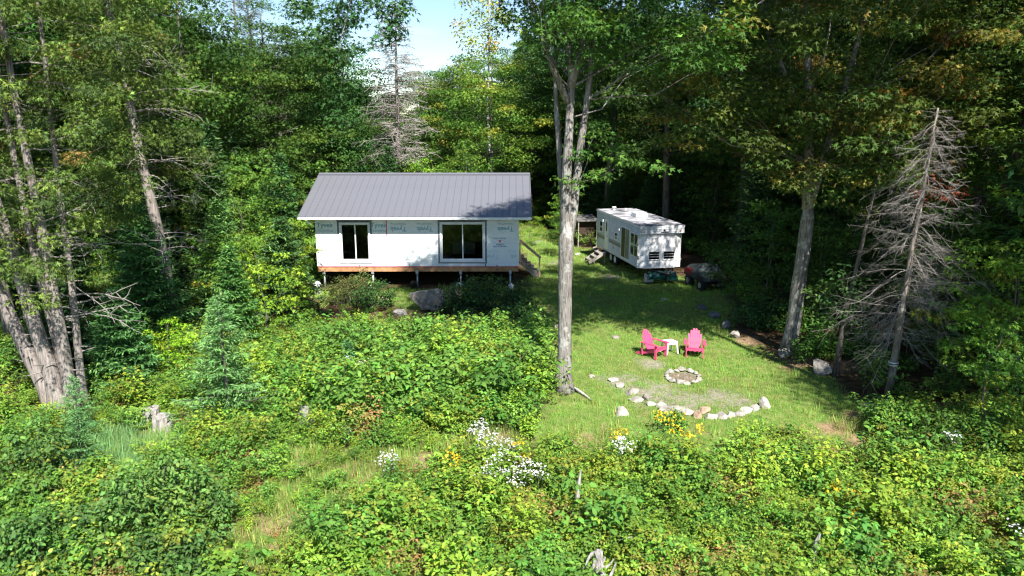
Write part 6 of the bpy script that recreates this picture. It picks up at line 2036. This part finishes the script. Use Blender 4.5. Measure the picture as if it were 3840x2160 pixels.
def lawn_grass():
    r_ = rg(82)
    T_ = [grass_tuft(91, 34, .085, .16, G_GRASS, .9, .9), grass_tuft(92, 30, .11, .16, G_GRASS, .9, .9), grass_tuft(93, 26, .10, .15, G_STRAW, .8, 1.0), grass_tuft(94, 22, .22, .12, G_GRASS, .6, .6), grass_tuft(95, 30, .06, .15, [((.06, .14, .025), 1), ((.09, .18, .03), 1)], 2.2, 1.5)]
    X, Y = gridpts(r_, -10, 12, 17, 56, .17)
    ok = lawn_mask(X, Y) > r_.random(len(X)) * .9
    ok &= (spots(X, Y, GRAVEL) < r_.random(len(X)) * 1.5 + .05) & (spots(X, Y, STRAW) < r_.random(len(X)))
    ok &= np.hypot(X - pc[0], Y - pc[1]) > .62
    ok &= (Y < 36) | (r_.random(len(X)) < .5)
    ok &= ~((X > -8.9) & (X < .2) & (Y > 35.5) & (Y < 43))
    X, Y = X[ok], Y[ok]; n = len(X)
    nz = noise2(X, Y, .7, 3.0) + r_.normal(0, .35, n)
    idx = np.where(nz > .3, 1, np.where(nz < -.45, 2, 0)); idx[r_.random(n) < .04] = 3; idx[r_.random(n) < .12] = 4
    rot = np.stack([np.zeros(n), np.zeros(n), r_.uniform(0, 6.28, n)], -1)
    scatter('grass', 'short rough lawn grass in the clearing', np.stack([X, Y, gz(X, Y)], -1), rot, r_.uniform(.7, 1.3, n) * np.where(Y > 34, 1.3, 1.0), idx, [(m_, [M['grass_blade']]) for m_ in T_])
    # long grass: by the cedars and through the gaps in the brush
    L_ = [grass_tuft(96, 60, .42, .25, G_BLUE, .35, 2.6), grass_tuft(97, 40, .33, .2, G_STRAW, .4, 1.6), grass_tuft(98, 40, .36, .22, G_GRASS, .4, 1.5)]
    pts, idx = [], []
    for k in range(170):
        a = r_.uniform(0, 6.28); d = r_.random() ** .5
        pts.append((-9.6 + 1.7 * d * math.cos(a), 17.3 + 1.7 * d * math.sin(a))); idx.append(0)
    for (cx_, cy_, rr_, m_, q) in ((-4.8, 13.6, 1.0, 90, 1), (-4.6, 15.4, 1.0, 110, 2), (-3.4, 16.4, 1.0, 110, 1), (-2.0, 17.0, 1.1, 130, 2), (-.7, 17.8, 1.0, 100, 1), (-5.4, 17.8, 1.0, 110, 2), (-6.4, 19.6, .9, 90, 1), (-8.3, 18.3, 1.0, 80, 2), (2.0, 17.9, .9, 50, 1), (9.3, 18.6, .8, 50, 1), (-8.9, 31.9, .9, 60, 1), (-7.5, 16.5, .8, 60, 2)):
        for k in range(m_):
            a = r_.uniform(0, 6.28); d = rr_ * r_.random() ** .5
            pts.append((cx_ + d * math.cos(a), cy_ + d * math.sin(a))); idx.append(q if r_.random() < .7 else 3 - q)
    p = np.array(pts); n = len(p)
    st_ = spots(p[:, 0], p[:, 1], STRAW); keep = (st_ < .5) | (r_.random(n) < .25)
    p = p[keep]; idx = np.array(idx)[keep]; n = len(p)
    rot = np.stack([r_.normal(0, .1, n), r_.normal(0, .1, n), r_.uniform(0, 6.28, n)], -1)
    scatter('long_grass', 'long arching grass in the gaps of the brush', np.stack([p[:, 0], p[:, 1], gz(p[:, 0], p[:, 1])], -1), rot, r_.uniform(.6, 1.15, n), idx, [(m_, [M['grass_blade']]) for m_ in L_])


lawn_grass()


def far_forest():
    r_ = rg(83)
    protos = []
    for (mb, lb), mt in ((P_MAPLE[0], 'leaf'), (P_MAPLE[1], 'leaf'), (P_FALL[0], 'leaf'), (P_SPRUCE[0], 'needle'), (P_SPRUCE[1], 'needle'), (P_ASPEN[1], 'leaf')):
        q = LB(); q.V, q.F, q.C, q.Mi, q.n = list(lb.V), list(lb.F), list(lb.C), list(lb.Mi), lb.n
        q.wood(mb)
        protos.append((q.mesh('forest_tree'), [M[mt], M['bark_dark']]))
    pts, idx, scl = [], [], []
    for k in range(2600):
        y = r_.uniform(26, 120); x = r_.uniform(-.95, .95) * y
        if y < 62 and -21 < x < (10.5 if y > 44 else 14): continue
        if y < 62 and x > 0 and x < 11: continue
        if y < 44 and abs(x) < 20.5: continue
        if y < 30 and x > 0 and x < 23: continue
        u = x / y
        h_ok = True
        s = r_.uniform(.85, 1.2)
        if -.24 < u < -.02:       # low gap over the cabin where the sky shows
            if y < 66: continue
            s = .62 * r_.uniform(.85, 1.1) * (y / 75) ** .3
        elif -.36 < u <= -.24: s *= .85
        if any((x - a) ** 2 + (y - b) ** 2 < 3.1 ** 2 for a, b in pts): continue
        pts.append((x, y)); scl.append(s)
        idx.append(int(r_.choice(6, p=[.28, .26, .12, .14, .10, .10])))
        if len(pts) > 330: break
    p = np.array(pts); n = len(p)
    rot = np.stack([np.zeros(n), np.zeros(n), r_.uniform(0, 6.28, n)], -1)
    scatter('forest', 'mixed forest closing in the clearing behind and to both sides', np.stack([p[:, 0], p[:, 1], gz(p[:, 0], p[:, 1]) - .1], -1), rot, scl, idx, protos)


far_forest()


def understory():
    r_ = rg(84)
    protos = []
    for (mb, lb) in (P_SAP[0], P_SAP[1], P_SAP[2], P_FIR[1]):
        q = LB(); q.V, q.F, q.C, q.Mi, q.n = list(lb.V), list(lb.F), list(lb.C), list(lb.Mi), lb.n
        q.wood(mb)
        protos.append((q.mesh('understory_tree'), [M['leaf'], M['bark_dark']]))
    X, Y = gridpts(r_, -40, 40, 24, 80, 1.9)
    ok = (np.abs(X) < .75 * Y + 4)
    ok &= ((X > 11.5) & (Y > 24)) | ((Y > 47.5) & ~((X > -1) & (X < 5.6) & (Y < 56))) | ((X < -15.5) & (Y > 27)) | ((X < -12.5) & (Y > 34))
    ok &= ~((X > 4) & (X < 11.5) & (Y < 47.5))
    ok &= r_.random(len(X)) < .8
    X, Y = X[ok], Y[ok]; n = len(X)
    idx = np.where((X < -9) & (r_.random(n) < .6), 3, r_.choice(4, n, p=[.2, .1, .4, .3]))
    rot = np.stack([np.zeros(n), np.zeros(n), r_.uniform(0, 6.28, n)], -1)
    scatter('forest_understory', 'saplings and young firs filling the shade under the forest', np.stack([X, Y, gz(X, Y) - .05], -1), rot, r_.uniform(.6, 1.35, n), idx, protos)


understory()


# ------------------------------------------------------------------ flowers
def flower_clump(loc, n, r, h, kind, label, seed):
    r_ = rg(seed)
    lb, mb, fb = LB(), MB(), LB()
    t = empty('aster_clump' if kind == 'w' else 'goldenrod_clump', G(*loc), 0, label, 'flowers', 'wild flowers in the brush')
    P, Nn, D, S = [], [], [], []
    for k in range(n):
        a = r_.uniform(0, 6.28); d = r * r_.random() ** .5
        x, y, z = d * math.cos(a), d * math.sin(a), h * r_.uniform(.75, 1.1)
        mb.tube([(x * .5, y * .5, 0), (x * .8, y * .8, z * .6), (x, y, z)], [.006, .005, .003], 3, cap=False)
        for q in range(9):
            u = r_.uniform(.3, .95)
            P.append((x * (.5 + .5 * u), y * (.5 + .5 * u), z * u)); b = r_.uniform(0, 6.28); D.append((math.cos(b), math.sin(b), .1)); Nn.append((r_.normal(0, .3), r_.normal(0, .3), 1)); S.append(.075)
        m_ = 10 if kind == 'w' else 15
        if kind == 'w':
            off = r_.normal(0, 1, (m_, 3)) * np.array([.07, .07, .035])
            fb.leaves(np.array([x, y, z]) + off, np.array([0, 0, 1.0]) + r_.normal(0, .4, (m_, 3)), r_.normal(size=(m_, 3)), .034, jitter(r_, np.tile((.70, .70, .72), (m_, 1)), .04, .01), 'petal')
        else:
            off = r_.normal(0, 1, (m_, 3)) * np.array([.055, .055, .06])
            fb.leaves(np.array([x, y, z]) + off, r_.normal(size=(m_, 3)) + np.array([0, 0, .5]), r_.normal(size=(m_, 3)), .04, jitter(r_, np.tile((.66, .46, .03), (m_, 1)), .1, .04), 'petal')
    lb.leaves(np.array(P), np.array(Nn), np.array(D), np.array(S), jitter(r_, np.tile((.08, .17, .03), (len(P), 1)), .15, .06), 'simple', .6)
    link('stems', mb.mesh('flower_stems'), M['stem'], t)['kind'] = 'stuff'
    link('foliage', lb.mesh('flower_foliage'), M['leaf'], t)['kind'] = 'stuff'
    link('blossoms', fb.mesh('flower_blossoms'), M['petal'], t)['kind'] = 'stuff'


FL = [((-.05, 15.0), 32, .55, 1.05, 'w', 'largest white aster clump in the middle of the near brush'), ((-.35, 16.3), 26, .45, 1.0, 'w', 'white aster clump just behind the largest one'), ((-.75, 17.1), 14, .3, .95, 'w', 'small white aster clump behind the other two, by the grassy gap'),
      ((-2.6, 15.9), 8, .35, .7, 'w', 'low white asters at the edge of the bare path'), ((2.6, 16.2), 10, .25, .9, 'w', 'white asters right of the maple trunk in the near brush'),
      ((-4.4, 21.3), 12, .4, 1.1, 'w', 'white asters beside the little pale pine'), ((9.6, 12.6), 12, .4, 1.0, 'w', 'white asters at the lower right corner'), ((10.1, 16.3), 6, .2, 1.1, 'w', 'white asters in front of the dead spruce'),
      ((.55, 14.9), 6, .15, 1.05, 'w', 'small white aster sprig right of the largest clump'),
      ((3.85, 17.0), 9, .4, 1.15, 'g', 'tall yellow goldenrod below the stone edging'), ((4.3, 16.8), 5, .3, .95, 'g', 'lower yellow goldenrod right of the tall one'), ((.2, 15.7), 5, .25, 1.0, 'g', 'yellow goldenrod among the largest white asters'),
      ((-1.3, 15.6), 5, .2, .9, 'g', 'yellow goldenrod sprig left of the white asters'), ((2.5, 16.7), 4, .2, .9, 'g', 'yellow goldenrod sprig beside the asters right of the trunk'), ((6.9, 14.0), 4, .5, .9, 'g', 'yellow weeds in the brush at right')]
for k, (loc, n, r, h, kd, lb_) in enumerate(FL):
    flower_clump(loc, n, r, h, kd, lb_, 500 + k)
